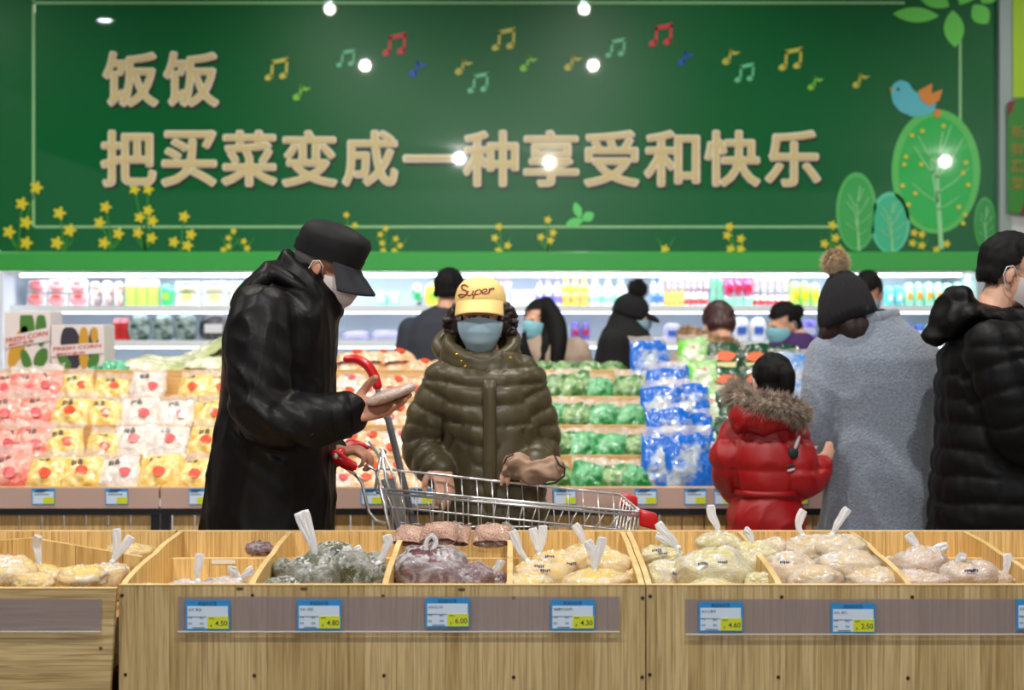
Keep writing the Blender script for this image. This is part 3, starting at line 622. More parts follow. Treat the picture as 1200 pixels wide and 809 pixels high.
def bag_proto(key, w_, h_, t_, m, sticker=None, top=.2, lump=.012, print_=True, seeds=4, text=None, tm=None, flap=True):
    BAGS[key] = []
    for q in range(seeds):
        t = bpy.data.objects.new('food_bag', None); COL.objects.link(t); _org[t] = Vector((0, 0, 0))
        a, b = pillow(w_, h_, t_, q*13+len(key), top, lump=lump)
        a.build('bag_body', m, t, True, fixn=False)
        if flap: b.build('bag_flap', M_flapm, t, True, fixn=False)
        if sticker:
            sx, sz = w_*random.uniform(.02, .22), h_*random.uniform(.28, .4)
            mb = MB(); pts = [(sx+w_*.13*(1+.15*math.sin(3*r_))*math.cos(r_), sz+w_*.12*math.sin(r_)) for r_ in [2*math.pi*i/12 for i in range(12)]]
            mb.prism(pts, -t_*.62-.006, -t_*.62+.002)
            mb.v = [(x, y+abs(x)*.25+.1*abs(z-h_*.4), z) for x, y, z in mb.v]; mb.build('sticker', sticker, t)
        if print_:
            mb = MB()
            for ch, ax, az in zip(text or '鲜香', (-.14, .0), (.60, .62)):
                add_text(mb, ch, .05, (w_*ax, -t_*.44, h_*az), .001, 0, fit=(w_*.13, w_*.15))
            mb.build('print', tm or M_ink, t)
        BAGS[key].append(freeze(t))
used = {}
def put_bag(key, x, y, z, label, group, name='food_bag', lean=-.55, rz=0, s=1, roll=0, cat='bag'):
    L = BAGS[key]; q = random.randrange(len(L)); src = L[q]
    if (key, q) not in used: used[(key, q)] = 1; o = src
    else: o = copy_tree(src)
    o.name = name; o.location = (x, y, z); o.rotation_euler = (lean, roll, rz); o.scale = (s, s, s*random.uniform(.95, 1.05))
    o['label'] = label; o['category'] = cat; o['group'] = group; return o
bag_proto('pink', .17, .185, .085, F_pink, M_stkp, lump=.016); bag_proto('yellow', .175, .185, .08, F_yel, M_stk); bag_proto('white', .165, .185, .075, F_wht, M_stkp)
bag_proto('brown', .19, .15, .08, F_brn, M_stk, print_=False); bag_proto('green', .17, .18, .09, F_grn, None, lump=.02, print_=False); bag_proto('green2', .17, .18, .09, F_grn2, None, lump=.02, print_=False)
bag_proto('blue', .21, .27, .07, F_blue, None, top=.1, text='米米', tm=mat('blue_print', srgb(16, 80, 190), .4, coat=.5)); bag_proto('lime', .15, .2, .06, F_lime, None, top=.1, text='王中', tm=mat('red_print', srgb(220, 60, 50), .4, coat=.5))
bag_proto('dark', .17, .2, .06, F_dk, None, top=.04, print_=False, flap=False); bag_proto('bluewhite', .2, .26, .07, F_blw, None, top=.06, print_=False, seeds=2)
bag_proto('leek', .42, .16, .10, F_leek, None, top=.05, print_=False, lump=.015, seeds=3, flap=False); bag_proto('teal', .14, .1, .07, film('bag_teal', srgb(20, 150, 100), srgb(120, 210, 170), 12), None, top=.1, print_=False, seeds=2)
ORD = ['first', 'second', 'third', 'fourth', 'fifth', 'sixth', 'seventh', 'eighth', 'ninth', 'tenth', 'eleventh', 'twelfth', 'thirteenth']
TN = ['bottom', 'second', 'third', 'top']
def tier_bag(key, px, k, label, group, dy=0, s=1, rz=None, dz=0, lean=-.6):
    d = TD[k]+.055+dy; x = (px-CX)*(TD[k]+.03)/FPX
    return put_bag(key, x, d, TZ[k]-.03+dz, label, group, lean=lean+random.uniform(-.08, .08), rz=random.uniform(-.25, .25) if rz is None else rz, s=s*random.uniform(.95, 1.06), roll=random.uniform(-.12, .12))
rows = {0: 'p-28 p8 y48 y93 w136 y181 y226 y270 w312 y355', 1: 'p-32 p4 p34 y70 l118 w152 w192 y238 y282 w322 y362', 2: 'p-36 p2 p36 y78 y112 w163 w206 y248 y290 w330', 3: 'p-30 p0 p26 p52 y88 y128 w168 y224 y256 w292 y330'}
WD = {'p': ('pink', 'pink-red'), 'y': ('yellow', 'yellow'), 'w': ('white', 'white'), 'l': ('yellow', 'yellow')}
for k, s_ in rows.items():
    cnt = {}
    for it in s_.split():
        c, px = it[0], float(it[1:]); key, word = WD[c]; vis = px > -10 and px < 262
        if px < -25 or px > 385: continue
        cnt[word] = cnt.get(word, 0)+(1 if vis else 0)
        lab = ('%s food bag on %s tier, %s %s one from left edge' % (word, TN[k], ORD[max(cnt[word]-1, 0)], word)) if vis else '%s food bag on %s tier by the black jacket, %s of its kind' % (word, TN[k], ORD[min(12, int(abs(px)/30))])
        tier_bag(key, px, k, lab, 'clear food bags on the left tiers', s=.9 if c == 'l' else 1.0 if k == 3 else 1.1)
# brown and orange packs behind the trolley grip
for k in range(4):
    for j, px in enumerate((398, 424, 455, 486, 515)):
        for l_ in range(2):
            tier_bag('brown' if (j+l_+k) % 4 else 'white', px+l_*9, k, 'brown pack on %s tier, %s layer, %s from the black jacket' % (TN[k], ('lower', 'upper')[l_], ORD[j]), 'brown packs behind the cart', dy=.02+.05*l_, dz=.045*l_, lean=-1.0, s=.9)
for j, px in enumerate((415, 442, 470, 500, 530)):
    for l_ in range(2 if j < 3 else 1):
        put_bag('brown', (px-CX)*7.3/FPX, 7.33, TZ[4]-.02+l_*.045, 'brown pack on the top board, %s from the red trolley grip, %s layer' % (ORD[j], ('lower', 'upper')[l_]), 'brown packs on the top board', lean=-1.2, rz=.2*j)
# green vegetable bags right of the woman
for k in range(4):
    xs = {0: (585, 612, 652, 686, 718, 744), 1: (600, 654, 686, 716, 744), 2: (600, 640, 668, 706, 740), 3: (600, 643, 672, 703, 735)}[k]
    for j, px in enumerate(xs):
        kk = 'green2' if (j+k) % 3 == 0 or px > 700 and j % 2 else 'green'
        tier_bag(kk, px, k, 'green vegetable bag on %s tier, %s from the olive coat' % (TN[k], ORD[j]), 'green vegetable bags', s=.95)
for j, px in enumerate((640, 668, 700, 730)):
    put_bag('green', (px-CX)*7.3/FPX, 7.35, TZ[4]-.03, 'green vegetable bag on the top board, %s from the olive coat' % ORD[j], 'green bags on the top board', lean=-1.25, s=.9, rz=.3*j)
# blue bags
for j, (px, py, d, s) in enumerate([(764, 447, 7.12, .92), (782, 480, 6.9, .92), (800, 476, 6.98, .85), (776, 503, 6.72, .95), (806, 505, 6.72, .95), (786, 540, 6.45, 1.0), (818, 541, 6.47, .98), (782, 571, 6.24, .98), (812, 571, 6.22, 1.02)]):
    put_bag('blue', (px-CX)*d/FPX, d+.05, EYE-(py-CY)*d/FPX-.02, 'blue and white bag in the leaning stack, %s from the top' % ORD[j], 'blue bags', lean=-.32, rz=random.uniform(-.3, .3), s=s)
for j, (px, py, d, s) in enumerate([(814, 433, 7.26, 1.0), (828, 462, 7.0, 1.05), (842, 500, 6.76, 1.1), (848, 533, 6.5, .95), (848, 570, 6.26, 1.0)]):
    put_bag('lime', (px-CX)*d/FPX, d+.05, EYE-(py-CY)*d/FPX-.02, 'lime bag with red print right of blue bags, %s from the top' % ORD[j], 'lime bags', lean=-.35, rz=random.uniform(-.2, .2), s=s)
M_or = mat('logo_orange', srgb(232, 110, 60), .4); M_crm = mat('logo_cream', srgb(214, 214, 150), .4)
for j, (px, py, d) in enumerate([(851, 444, 7.24), (887, 444, 7.24), (853, 470, 7.02), (888, 472, 7.02), (920, 444, 7.24), (862, 500, 6.76), (862, 535, 6.5)]):
    o = put_bag('dark', (px-CX)*d/FPX, d+.04, EYE-(py-CY)*d/FPX-.015, 'dark green bag behind the child, %s of the pile' % ORD[j], 'dark green bags', lean=-.25, s=.96)
    if j < 4:
        mb = MB(); mb.prism([(x, z) for x, z in [(.052*math.cos(q)*(1+.15*math.sin(4*q)), .115+.026*math.sin(q)) for q in [2*math.pi*i/20 for i in range(20)]]], -.052, -.048)
        a = mb.build('logo', M_or, o, origin=(0, 0, 0))
        mb = MB(); add_text(mb, 'mmm', .06, (0, -.05, .075), .002, .001, fit=(.1, .03)) if 0 else mb.prism([(-.05, .06), (.05, .06), (.055, .085), (-.055, .085)], -.052, -.048); mb.build('logo_band', M_crm, o, origin=(0, 0, 0))
for j, (px, py, d) in enumerate([(928, 470, 7.1), (944, 470, 7.14), (938, 500, 6.8), (1085, 475, 7.0), (1090, 505, 6.8)]):
    put_bag('bluewhite', (px-CX)*d/FPX, d+.04, EYE-(py-CY)*d/FPX-.015, 'blue and white bag beside the grey coat, %s counted from the left' % ORD[j], 'blue and white bags by the grey coat', lean=-.3, rz=.1*j)
# on the top board at the left: corn boxes, teal bags, leeks
for j, (px, s) in enumerate(((118, .95), (135, 1), (150, .95))):
    put_bag('teal', (px-CX)*7.3/FPX, 7.30, TZ[4]-.02, 'teal green pack beside the corn boxes, %s of three' % ORD[j], 'teal packs', lean=-1.0, s=s, rz=.2*j)
for j, (px, py, rz, d) in enumerate([(185, 430, .1, 7.3), (215, 424, -.15, 7.42), (235, 414, -.5, 7.5), (250, 408, -.6, 7.38), (262, 426, .1, 7.3), (200, 431, .3, 7.55)]):
    o = put_bag('leek', (px-CX)*d/FPX, d, EYE-(py-CY)*d/FPX-.05, 'pale green leeks wrapped in clear film, %s bundle from the teal packs' % ORD[j], 'leek bundles', lean=-1.2, rz=0, roll=rz, cat='vegetables')
for key, L_ in BAGS.items():
    for q, src in enumerate(L_):
        if (key, q) not in used:
            for x in list(src.children_recursive)+[src]: bpy.data.objects.remove(x)
M_card = mat('carton_white', srgb(222, 214, 214), .6, var=.04); M_corn = mat('print_corn', srgb(196, 150, 50), .5); M_cg = mat('print_leaf', srgb(70, 120, 50), .5); M_cd = mat('print_dark', srgb(50, 46, 60), .5); M_rt = mat('print_red', srgb(196, 60, 40), .5)
def corn_box(x0, x1, y0, y1, d, rz, label, kind):
    s = d/FPX; w_ = (x1-x0)*s; h_ = (y1-y0)*s
    t = empty('corn_box', ((x0+x1)/2*s-CX*s, d, EYE-(y1-CY)*s), label, 'box', 'corn boxes')
    o = _org[t]; X, Y, Z = o
    MB().box((X-w_/2, Y, Z), (X+w_/2, Y+.2, Z+h_), .003).build('carton', M_card, t)
    q = lambda a, b: (X+a*w_, Z+b*h_)
    def e(name, ca, cb, ra, rb, ang, m, lay):
        mb = MB(); pts = [(ca+ra*math.cos(k)*math.cos(ang)-rb*math.sin(k)*math.sin(ang), cb+ra*math.cos(k)*math.sin(ang)*.8+rb*math.sin(k)*math.cos(ang)) for k in [2*math.pi*i/20 for i in range(20)]]
        mb.prism([q(max(-.44, min(.44, a)), max(.04, min(.95, b))) for a, b in pts], Y-.001-.0012*lay, Y-.0012*(lay-1)-.0005); mb.build(name, m, t)
    if kind == 0:
        e('corn_print', -.2, .4, .15, .4, -.45, M_corn, 1); e('leaf_print', .0, .75, .16, .35, .1, M_cg, 1); e('leaf_print', .3, .7, .12, .3, 0, M_cg, 2); e('leaf_print', -.02, .15, .1, .22, .4, M_cg, 2); e('leaf_print', .3, .2, .14, .2, -.6, M_cg, 2)
    else:
        e('dark_print', -.12, .5, .2, .5, .1, M_cd, 1); e('corn_print', .12, .5, .1, .5, 0, M_corn, 2); e('dark_print', .3, .5, .1, .45, 0, M_cd, 1); e('corn_print', .32, .78, .07, .18, 0, M_corn, 2); e('leaf_print', -.25, .2, .1, .2, .5, M_cg, 2); e('leaf_print', .3, .2, .1, .2, -.3, M_cg, 2)
    mb = MB(); mb.prism([q(-.5, .36), q(.5, .50), q(.5, .74), q(-.5, .56)] if kind == 0 else [q(-.5, .30), q(.5, .38), q(.5, .62), q(-.5, .54)], Y-.006, Y-.0045); mb.build('label_band', M_card, t)
    sh = .14 if kind == 0 else .08
    v, f = text_mesh('FRESH CORN', .1, .002); xs = [a[0] for a in v]; W = max(xs)-min(xs); H = .085
    m1 = MB(); m1.add([(X+a/W*w_*.9, Y-.0075, Z+h_*(.565 if kind == 0 else .50)+b/.075*h_*.085+a/W*sh*h_) for a, b, c in v], f); m1.build('lettering', M_rt, t)
    v, f = text_mesh('鲜嫩玉米', .1, .002); xs = [a[0] for a in v]; W = max(xs)-min(xs)
    m1 = MB(); m1.add([(X-.12*w_+a/W*w_*.55, Y-.0075, Z+h_*(.455 if kind == 0 else .365)+b/.09*h_*.06+a/W*sh*h_*.6) for a, b, c in v], f); m1.build('lettering', M_rt, t)
corn_box(5, 59, 366, 433, 7.34, 0, 'taller white FRESH CORN carton with corn print at the left edge', 0)
corn_box(60, 122, 381, 434, 7.3, 0, 'lower white FRESH CORN carton with dark corn print, right of the taller one', 1)

# ================================================================ FRONT COUNTER
D0, D1, D2 = 3.5, 3.95, 4.12
zf = lambda py, d: EYE-(py-CY)*d/FPX
xf = lambda px, d: (px-CX)*d/FPX
Z0, Z1, Z2 = zf(686, D0), zf(655, D1), zf(623, D2)
M_screw = mat('screw', srgb(60, 50, 40), .4, metal=.6); M_hole = mat('screw_cap', srgb(96, 66, 40), .7)
M_side = mat('side_shaded', srgb(120, 84, 50), .6)  # pine ends in shadow: the shade is put into this dark brown
def counter(xa, xb, dvx, label, divx_front):
    c = empty('produce_counter', ((xa+xb)/2, 3.85, 0), label, 'counter')
    MB().box((xa, D0, .05), (xb, D0+.016, Z0), .0015).build('front_panel', M_panel, c)
    MB().box((xa, D0+.016, .750), (xb, D1, .765)).build('bin_floor', M_pine, c)
    MB().box((xa, D1, .60), (xb, D1+.014, Z1), .0015).build('middle_panel', M_pine, c)
    MB().box((xa, D1+.014, Z1-.045), (xb, D2-.0, Z1-.030)).build('rear_bin_floor', M_pine, c)
    MB().box((xa, D2, .05), (xb, D2+.016, Z2), .0015).build('rear_panel', M_pine, c)
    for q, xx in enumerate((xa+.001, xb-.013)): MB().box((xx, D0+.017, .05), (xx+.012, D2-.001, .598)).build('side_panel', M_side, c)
    for dx in divx_front:
        mb = MB(); th = .014
        prof = [(D0+.017, .6), (D0+.017, Z0-.002)]
        for i in range(1, 12):
            t = i/11; y = D0+.017+t*(D1-.15-D0); prof.append((y, Z0+(zf(640, D1)-Z0)*(math.sin(t*math.pi/2))**.8))
        prof += [(D1-.02, Z2-.004), (D2-.002, Z2-.001), (D2-.002, Z1-.08), (D1+.0, Z1-.08), (D1-.001, .6)]
        n = len(prof); vs = [(dx, y, z) for y, z in prof]+[(dx+th, y, z) for y, z in prof]
        mb.add(vs, [tuple(range(n)), tuple(range(2*n-1, n-1, -1))]); mb.cur = 1
        mb.add([vs[i] for i in range(2*n)], [(i, (i+1) % n, n+(i+1) % n, n+i) for i in range(n)])
        mb.build('divider', [M_pine, M_edge], c)
    mb = MB(); mb.box((xa, D0-.001, Z0-.0005), (xb, D0+.0165, Z0+.001)); mb.box((xa, D1, Z1-.0005), (xb, D1+.0145, Z1+.001)); mb.box((xa, D2, Z2-.0005), (xb, D2+.0165, Z2+.001)); mb.build('top_edges', M_edge, c)
    return c
U1 = counter(xf(139, D0), xf(756.3, D0), None, 'long pine produce counter in the middle with four bins of tied bags', [xf(139, D0), xf(290, D0), xf(447, D0), xf(594, D0), xf(749, D0)])
U2 = counter(xf(757.5, D0), xf(757.5, D0)+1.26, None, 'pine produce counter at the right with three bins of bagged grain', [xf(757.5, D0), xf(911, D0), xf(1064, D0), xf(1222, D0)])
# left counter: swung slightly, lower, horizontal grain
xl0, xl1 = xf(-260, 3.48), xf(136, 3.48)
UL = empty('produce_counter', ((xl0+xl1)/2, 3.8, 0), 'pine produce counter with horizontal grain at the left edge', 'counter')
ZL = zf(690, 3.48)
mb = MB(); th = .016; xb1 = xf(112, 3.48)
mb.add([(xl0, 3.48, .05), (xb1, 3.48, .05), (xl1, 3.48, ZL), (xl0, 3.48, ZL), (xl0, 3.496, .05), (xb1, 3.496, .05), (xl1, 3.496, ZL), (xl0, 3.496, ZL)], [(0, 1, 2, 3), (7, 6, 5, 4), (0, 4, 5, 1), (1, 5, 6, 2), (2, 6, 7, 3), (3, 7, 4, 0)]); mb.build('front_panel', M_panelh, UL)
MB().box((xl0, 3.496, .750), (xl1-.006, D2, .765)).build('bin_floor', M_pine, UL)
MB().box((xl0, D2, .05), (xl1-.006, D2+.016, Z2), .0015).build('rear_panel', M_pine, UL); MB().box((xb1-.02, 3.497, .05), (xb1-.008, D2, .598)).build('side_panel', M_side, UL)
mb = MB(); A = P(-120, 642, 4.0); B = P(38, 631, 3.98); C_ = P(166, 653, 3.75)
C_.x = xl1-.008
for a, b in ((A, B), (B, C_)):
    mb.add([(a.x, a.y, .615), (b.x, b.y, .615), (b.x, b.y, b.z), (a.x, a.y, a.z), (a.x, a.y+.016, .615), (b.x, b.y+.016, .615), (b.x, b.y+.016, b.z), (a.x, a.y+.016, a.z)], [(0, 1, 2, 3), (7, 6, 5, 4), (2, 6, 7, 3), (0, 4, 5, 1), (1, 5, 6, 2)])
mb.build('angled_panel', M_pine, UL)
mb = MB(); mb.box((xl0, 3.479, ZL-.0005), (xl1, 3.4965, ZL+.001)); mb.box((xl0, D2, Z2-.0005), (xl1-.006, D2+.0165, Z2+.001)); mb.build('top_edges', M_edge, UL)
# clear label rails
def rail(px0, px1, py0, py1, d, par):
    mb = MB(); mb.box((xf(px0, d), d-.004, zf(py1, d)), (xf(px1, d), d-.001, zf(py0, d))); r = mb.build('label_rail', M_strip, par); _org[r] = _org[par]
    mb = MB(); mb.tube([(xf(px0, d), d-.007, zf(py1, d)), (xf(px1, d), d-.007, zf(py1, d))], .0022, 6); mb.build('rail_lip', mat('clear_lip', srgb(220, 215, 205), .1, alpha=.6, coat=1), r)
rail(209, 726, 699, 740, D0, U1); rail(803, 1208, 702, 743, D0, U2); rail(-200, 119, 702, 740, 3.48, UL)
for i, (px, py, pr, nm, pan) in enumerate([(244, 721, '4.50', '黄豆', 'bin of white flat bags'), (374.5, 720.5, '4.80', '绿豆', 'bin of grey-green bags'), (524.5, 718, '6.00', '红小豆', 'bin of purple-red bags'), (671, 720.5, '4.30', '小黄米(优质)', 'bin of yellow bags'), (844, 723, '4.60', '大黄米', 'bin of pale yellow bags with blue print'), (999, 724.5, '2.50', '麦仁', 'bin of beige grain bags')]):
    price_tag(xf(px, D0), zf(py, D0), D0-.0055, 52*D0/FPX, 35.5*D0/FPX, pr, nm, 'price tag reading %s below the %s' % (pr, pan), 'price tags on the front counters')
price_tag(xf(1216, D0), zf(720, D0), D0-.0055, 52*D0/FPX, 35.5*D0/FPX, '3.90', '薏仁', 'price tag half cut off at the right edge', 'price tags on the front counters')
for px, py, c in [(143, 698, U1), (147, 791, U1), (296, 698, U1), (298, 792, U1), (449, 699, U1), (450, 792, U1), (602, 701, U1), (602, 794, U1), (755-2, 701, U1), (752.5, 794, U1), (762, 699, U2), (761.5, 791, U2), (916, 700, U2), (912, 794, U2), (1069, 700, U2), (1064, 795, U2)]:
    x, z = xf(px, D0), zf(py, D0); mb = MB(); mb.ell((x, D0, z), (.0045, .0025, .0045), nu=10, nv=6); mb.build('screw', M_screw, c)
for px, py in [(118, 760), (356, 690), (541, 691), (281, 690)]:
    d = D0 if px > 139 else 3.48; mb = MB(); mb.ell((xf(px, d), d, zf(py, d)), (.009 if px > 139 else .005, .002, .004), nu=10, nv=6); mb.build('knot', M_hole, U1 if px > 139 else UL)
mb = MB(); mb.box((xf(248, D1), D1-.002, zf(661, D1)), (xf(276, D1), D1-.0005, zf(656, D1))); mb.build('tape', mat('white_tape', srgb(225, 222, 214), .5), U1)

# ---------------------------------------------------------------- tied bags in the bins
def grain_mat(name, c1, c2, sc=160, mixc=.5):
    m = bpy.data.materials.new(name); m.use_nodes = True; nt = m.node_tree; N = nt.nodes; L = nt.links; b = N['Principled BSDF']
    tc = N.new('ShaderNodeTexCoord'); v = N.new('ShaderNodeTexVoronoi'); v.inputs['Scale'].default_value = sc; L.new(tc.outputs['Object'], v.inputs[0])
    r = N.new('ShaderNodeValToRGB'); r.color_ramp.elements[0].color = (*c1, 1); r.color_ramp.elements[1].color = (*c2, 1); r.color_ramp.elements[0].position = .1; r.color_ramp.elements[1].position = .75
    L.new(v.outputs['Distance'], r.inputs[0])
    r.color_ramp.elements[1].position = .62
    L.new(r.outputs[0], b.inputs['Base Color']); b.inputs['Roughness'].default_value = .45
    bp = N.new('ShaderNodeBump'); bp.invert = True; bp.inputs['Strength'].default_value = .6; bp.inputs['Distance'].default_value = .003; L.new(v.outputs['Distance'], bp.inputs['Height']); L.new(bp.outputs[0], b.inputs['Normal'])
    n2 = N.new('ShaderNodeTexNoise'); n2.inputs['Scale'].default_value = 34; n2.inputs['Detail'].default_value = 4; n2.inputs['Distortion'].default_value = 1.5; L.new(tc.outputs['Object'], n2.inputs[0])
    b2 = N.new('ShaderNodeBump'); b2.inputs['Strength'].default_value = 1; b2.inputs['Distance'].default_value = .012; L.new(n2.outputs[0], b2.inputs['Height']); L.new(b2.outputs[0], b.inputs['Coat Normal'])
    b.inputs['Coat Weight'].default_value = 1; b.inputs['Coat Roughness'].default_value = .12
    return m
GM = dict(yellow=grain_mat('grain_yellow', srgb(252, 220, 132), srgb(242, 204, 112), 420), pale=grain_mat('grain_pale_yellow', srgb(238, 226, 170), srgb(218, 204, 138), 260), green=grain_mat('grain_green', srgb(128, 134, 98), srgb(74, 78, 54), 230),
          red=grain_mat('grain_red', srgb(150, 70, 80), srgb(66, 26, 40), 130), beige=grain_mat('grain_beige', srgb(240, 218, 176), srgb(222, 194, 148), 340), pink=grain_mat('grain_pinkish', srgb(232, 206, 176), srgb(208, 178, 150), 280),
          white=grain_mat('grain_white', srgb(236, 226, 220), srgb(206, 190, 184), 200), brown=grain_mat('grain_brown', srgb(226, 192, 172), srgb(176, 134, 116), 230))
def film_mat(g=True):
    m = bpy.data.materials.new('thin_plastic_film'); m.use_nodes = True; nt = m.node_tree; N = nt.nodes; L = nt.links; b = N['Principled BSDF']
    b.inputs['Base Color'].default_value = (.93, .93, .95, 1); b.inputs['Roughness'].default_value = .16; b.inputs['Specular IOR Level'].default_value = .9
    tc = N.new('ShaderNodeTexCoord'); n = N.new('ShaderNodeTexNoise'); n.inputs['Scale'].default_value = 26; n.inputs['Detail'].default_value = 2.5; n.inputs['Distortion'].default_value = 2.0; L.new(tc.outputs['Object'], n.inputs[0])
    r = N.new('ShaderNodeValToRGB'); r.color_ramp.elements[0].position = .40; r.color_ramp.elements[0].color = (.10, .10, .10, 1); r.color_ramp.elements[1].position = .72; r.color_ramp.elements[1].color = (.42, .42, .42, 1)
    L.new(n.outputs[0], r.inputs[0]); at = N.new('ShaderNodeAttribute'); at.attribute_name = 'gather'; ad = N.new('ShaderNodeMath'); ad.operation = 'ADD'; ad.use_clamp = True; L.new(r.outputs[0], ad.inputs[0]); L.new(at.outputs['Fac'], ad.inputs[1]); L.new(ad.outputs[0], b.inputs['Alpha'])
    bp = N.new('ShaderNodeBump'); bp.inputs['Strength'].default_value = .8; bp.inputs['Distance'].default_value = .006; L.new(n.outputs[0], bp.inputs['Height']); L.new(bp.outputs[0], b.inputs['Normal'])
    return m
M_film = film_mat()
M_tail = mat('film_tail', srgb(250, 250, 252), .25, alpha=.88, bump=.7, bscale=60, dist=.003, coat=.5, stretch=(2, 2, .6))
M_bp = mat('blue_stamp', srgb(50, 60, 140), .4)
def tied_bag(px, py, wpx, hpx, d, m, label, group, knot=None, tail=None, seed=1, print_=False, loop=False, ry=None, flatb=.75):
    """lump of grain in thin film, gathered to a knot: px,py centre of the lump in the photo, sizes in px at distance d"""
    s = d/FPX; c = P(px, py, d); rx, rz_ = wpx*s/2, hpx*s/2; ry = ry or rx*.8
    fl = .766 if d < 3.95 else Z1-.029
    kst = (c.z-fl)/(rz_*flatb); kst = kst if .7 < kst < 2.6 else 1.0
    t = empty('tied_grain_bag', (c.x, c.y, c.z-rz_*flatb*kst), label, 'bag', group)
    kp = P(knot[0], knot[1], d-(.25*ry if not tail else 0)) if knot else None
    def blob(k, film_):
        mb = MB(); mb.ell((0, 0, 0), (1, 1, 1), nu=40, nv=24, e=.9); v = np.array(mb.v); u = v.copy()
        v = v*np.array([rx*k, ry*k, rz_*k]); ga = np.zeros(len(v))
        v += c; nn = u/np.linalg.norm(u, axis=1)[:, None]
        v += nn*(rz_*.22*wav(u, .6, seed))[:, None]*np.array([1, .8, .8])
        v += nn*(.0035*wav(u, 2.2, seed+3))[:, None]
        if film_: v += nn*(.0030*folds(u, 1.6, seed+8, (1, 1, 1)))[:, None]
        if kp is not None:
            kd = np.array(kp); r = np.linalg.norm((v-kd)/np.array([1, 1, 1]), axis=1); R = rx*.95
            q = np.clip(1-r/R, 0, 1)
            ang = np.arctan2(v[:, 0]-kd[0], -(v[:, 2]-kd[2])+(v[:, 1]-kd[1])*.6)
            pl = np.abs(np.sin(ang*11+seed+1.5*np.sin(ang*3))); ga = np.clip(q**1.1*(.12+.85*pl**4), 0, .8)
            v += nn*(-(q**.7)*.008*(1-pl))[:, None]*(1.3 if film_ else .8)
            if film_:
                q2 = np.clip(1-r/(R*.55), 0, 1)**1.5; v += (kd-v)*q2[:, None]*.85
        v[:, 2] = np.where(v[:, 2] < c.z, c.z+(v[:, 2]-c.z)*kst, v[:, 2]); lo = c.z-rz_*flatb*kst; v[:, 2] = np.where(v[:, 2] < lo, lo+(0.0 if film_ else .001), v[:, 2])
        return v, mb.f, ga
    v, f, ga = blob(.965, False); g = mkobj('grain', v, f, m, t, True, fixn=True)
    v, f, ga = blob(1.0, True); fo = mkobj('plastic_film', v, f, M_film, t, True, fixn=True)
    at = fo.data.attributes.new('gather', 'FLOAT', 'POINT'); at.data.foreach_set('value', ga.astype(np.float32))
    if print_:
        mb = MB(); r_ = random.Random(seed)
        for i in range(2):
            a = P(px+wpx*r_.uniform(-.25, .25), py-hpx*r_.uniform(-.05, .25), d-ry*.93)
            for q in range(5): mb.box((a.x+q*.005, a.y, a.z+r_.uniform(0, .003)), (a.x+q*.005+.0035, a.y+.001, a.z+.006+r_.uniform(0, .003)))
        mb.build('stamp', M_bp, t)
    if tail:
        k_ = P(knot[0], knot[1], d)
        pts = [k_]+[P(a, b, d+dd) for a, b, dd in tail[0]]
        mb = MB()
        mb.ell(k_, (.008, .008, .007), nu=12, nv=8)
        for path in tail:
            pts = [k_]+[P(a, b, d+dd) for a, b, dd in path]; Q = []
            for i in range(len(pts)-1):
                p0, p1, p2, p3 = pts[max(0, i-1)], pts[i], pts[i+1], pts[min(len(pts)-1, i+2)]
                for z in range(5):
                    q = z/5; Q.append(.5*((2*p1)+(p2-p0)*q+(2*p0-5*p1+4*p2-p3)*q*q+(3*p1-p0-3*p2+p3)*q**3))
            Q.append(pts[-1]); n = len(Q)
            wmax = .012 if not loop else .006
            R = []; uu = None; ns = 20
            for i, p in enumerate(Q):
                a, b = Q[max(0, i-1)], Q[min(n-1, i+1)]; tdir = (b-a).normalized(); u = tdir.cross(Vector((0, 1, 0))).normalized(); vv = tdir.cross(u)
                q = i/(n-1); w_ = .0045+(wmax-.0045)*(math.sin(min(1, q*1.25)*math.pi/2)**1.2)*(1 if q < .85 else 1-(q-.85)*2)
                th = .003+.0022*q
                R.append([p+u*(w_*math.cos(g_))+vv*(th*math.sin(g_)+.0022*math.sin(5*w_/.012*math.cos(g_)*3+seed+q*4)) for g_ in [2*math.pi*j/ns for j in range(ns)]])
            mb.rings(R)
        mb.build('knotted_tail', M_tail, t, True)
    return t
LB = {}
def TBG(gr, m, word, where, L, **kw):
    for i, (px, py, w_, h_, d, knot, tail, ex) in enumerate(L):
        lab = '%s in %s, %s' % (word, where, ex.pop('lab')); tied_bag(px, py, w_, h_, d, GM[m], lab, gr, knot, tail, seed=int(px*7+py) % 211, **ex, **kw)
# left counter (yellow)
TBG('yellow bags in the left counter', 'yellow', 'tied yellow millet bag', 'left counter', [
    (8, 672, 74, 42, 3.62, (8, 655), None, dict(lab='cut by the left edge')), (-30, 668, 60, 44, 3.75, None, None, dict(lab='hidden beyond the left edge')),
    (52, 678, 72, 30, 3.80, (47, 664), [[(45, 652, 0), (43, 640, 0), (45, 628, -.01)]], dict(lab='with upright tail at back')),
    (98, 677, 60, 28, 3.58, (106, 672), None, dict(lab='lying low at the front edge')), (40, 685, 46, 26, 3.56, None, None, dict(lab='small one against the front panel')),
    (122, 674, 62, 32, 3.72, (132, 658), [[(136, 646, 0), (137, 630, 0), (136, 620, 0)], [(140, 648, 0), (149, 636, 0), (154, 629, 0)]], dict(lab='with a forked tail near the divider'))])
TBG('yellow bags behind the angled board', 'yellow', 'yellow millet bag', 'left counter rear bin', [(150, 648, 58, 22, 3.98, None, None, dict(lab='seen behind the angled board'))])
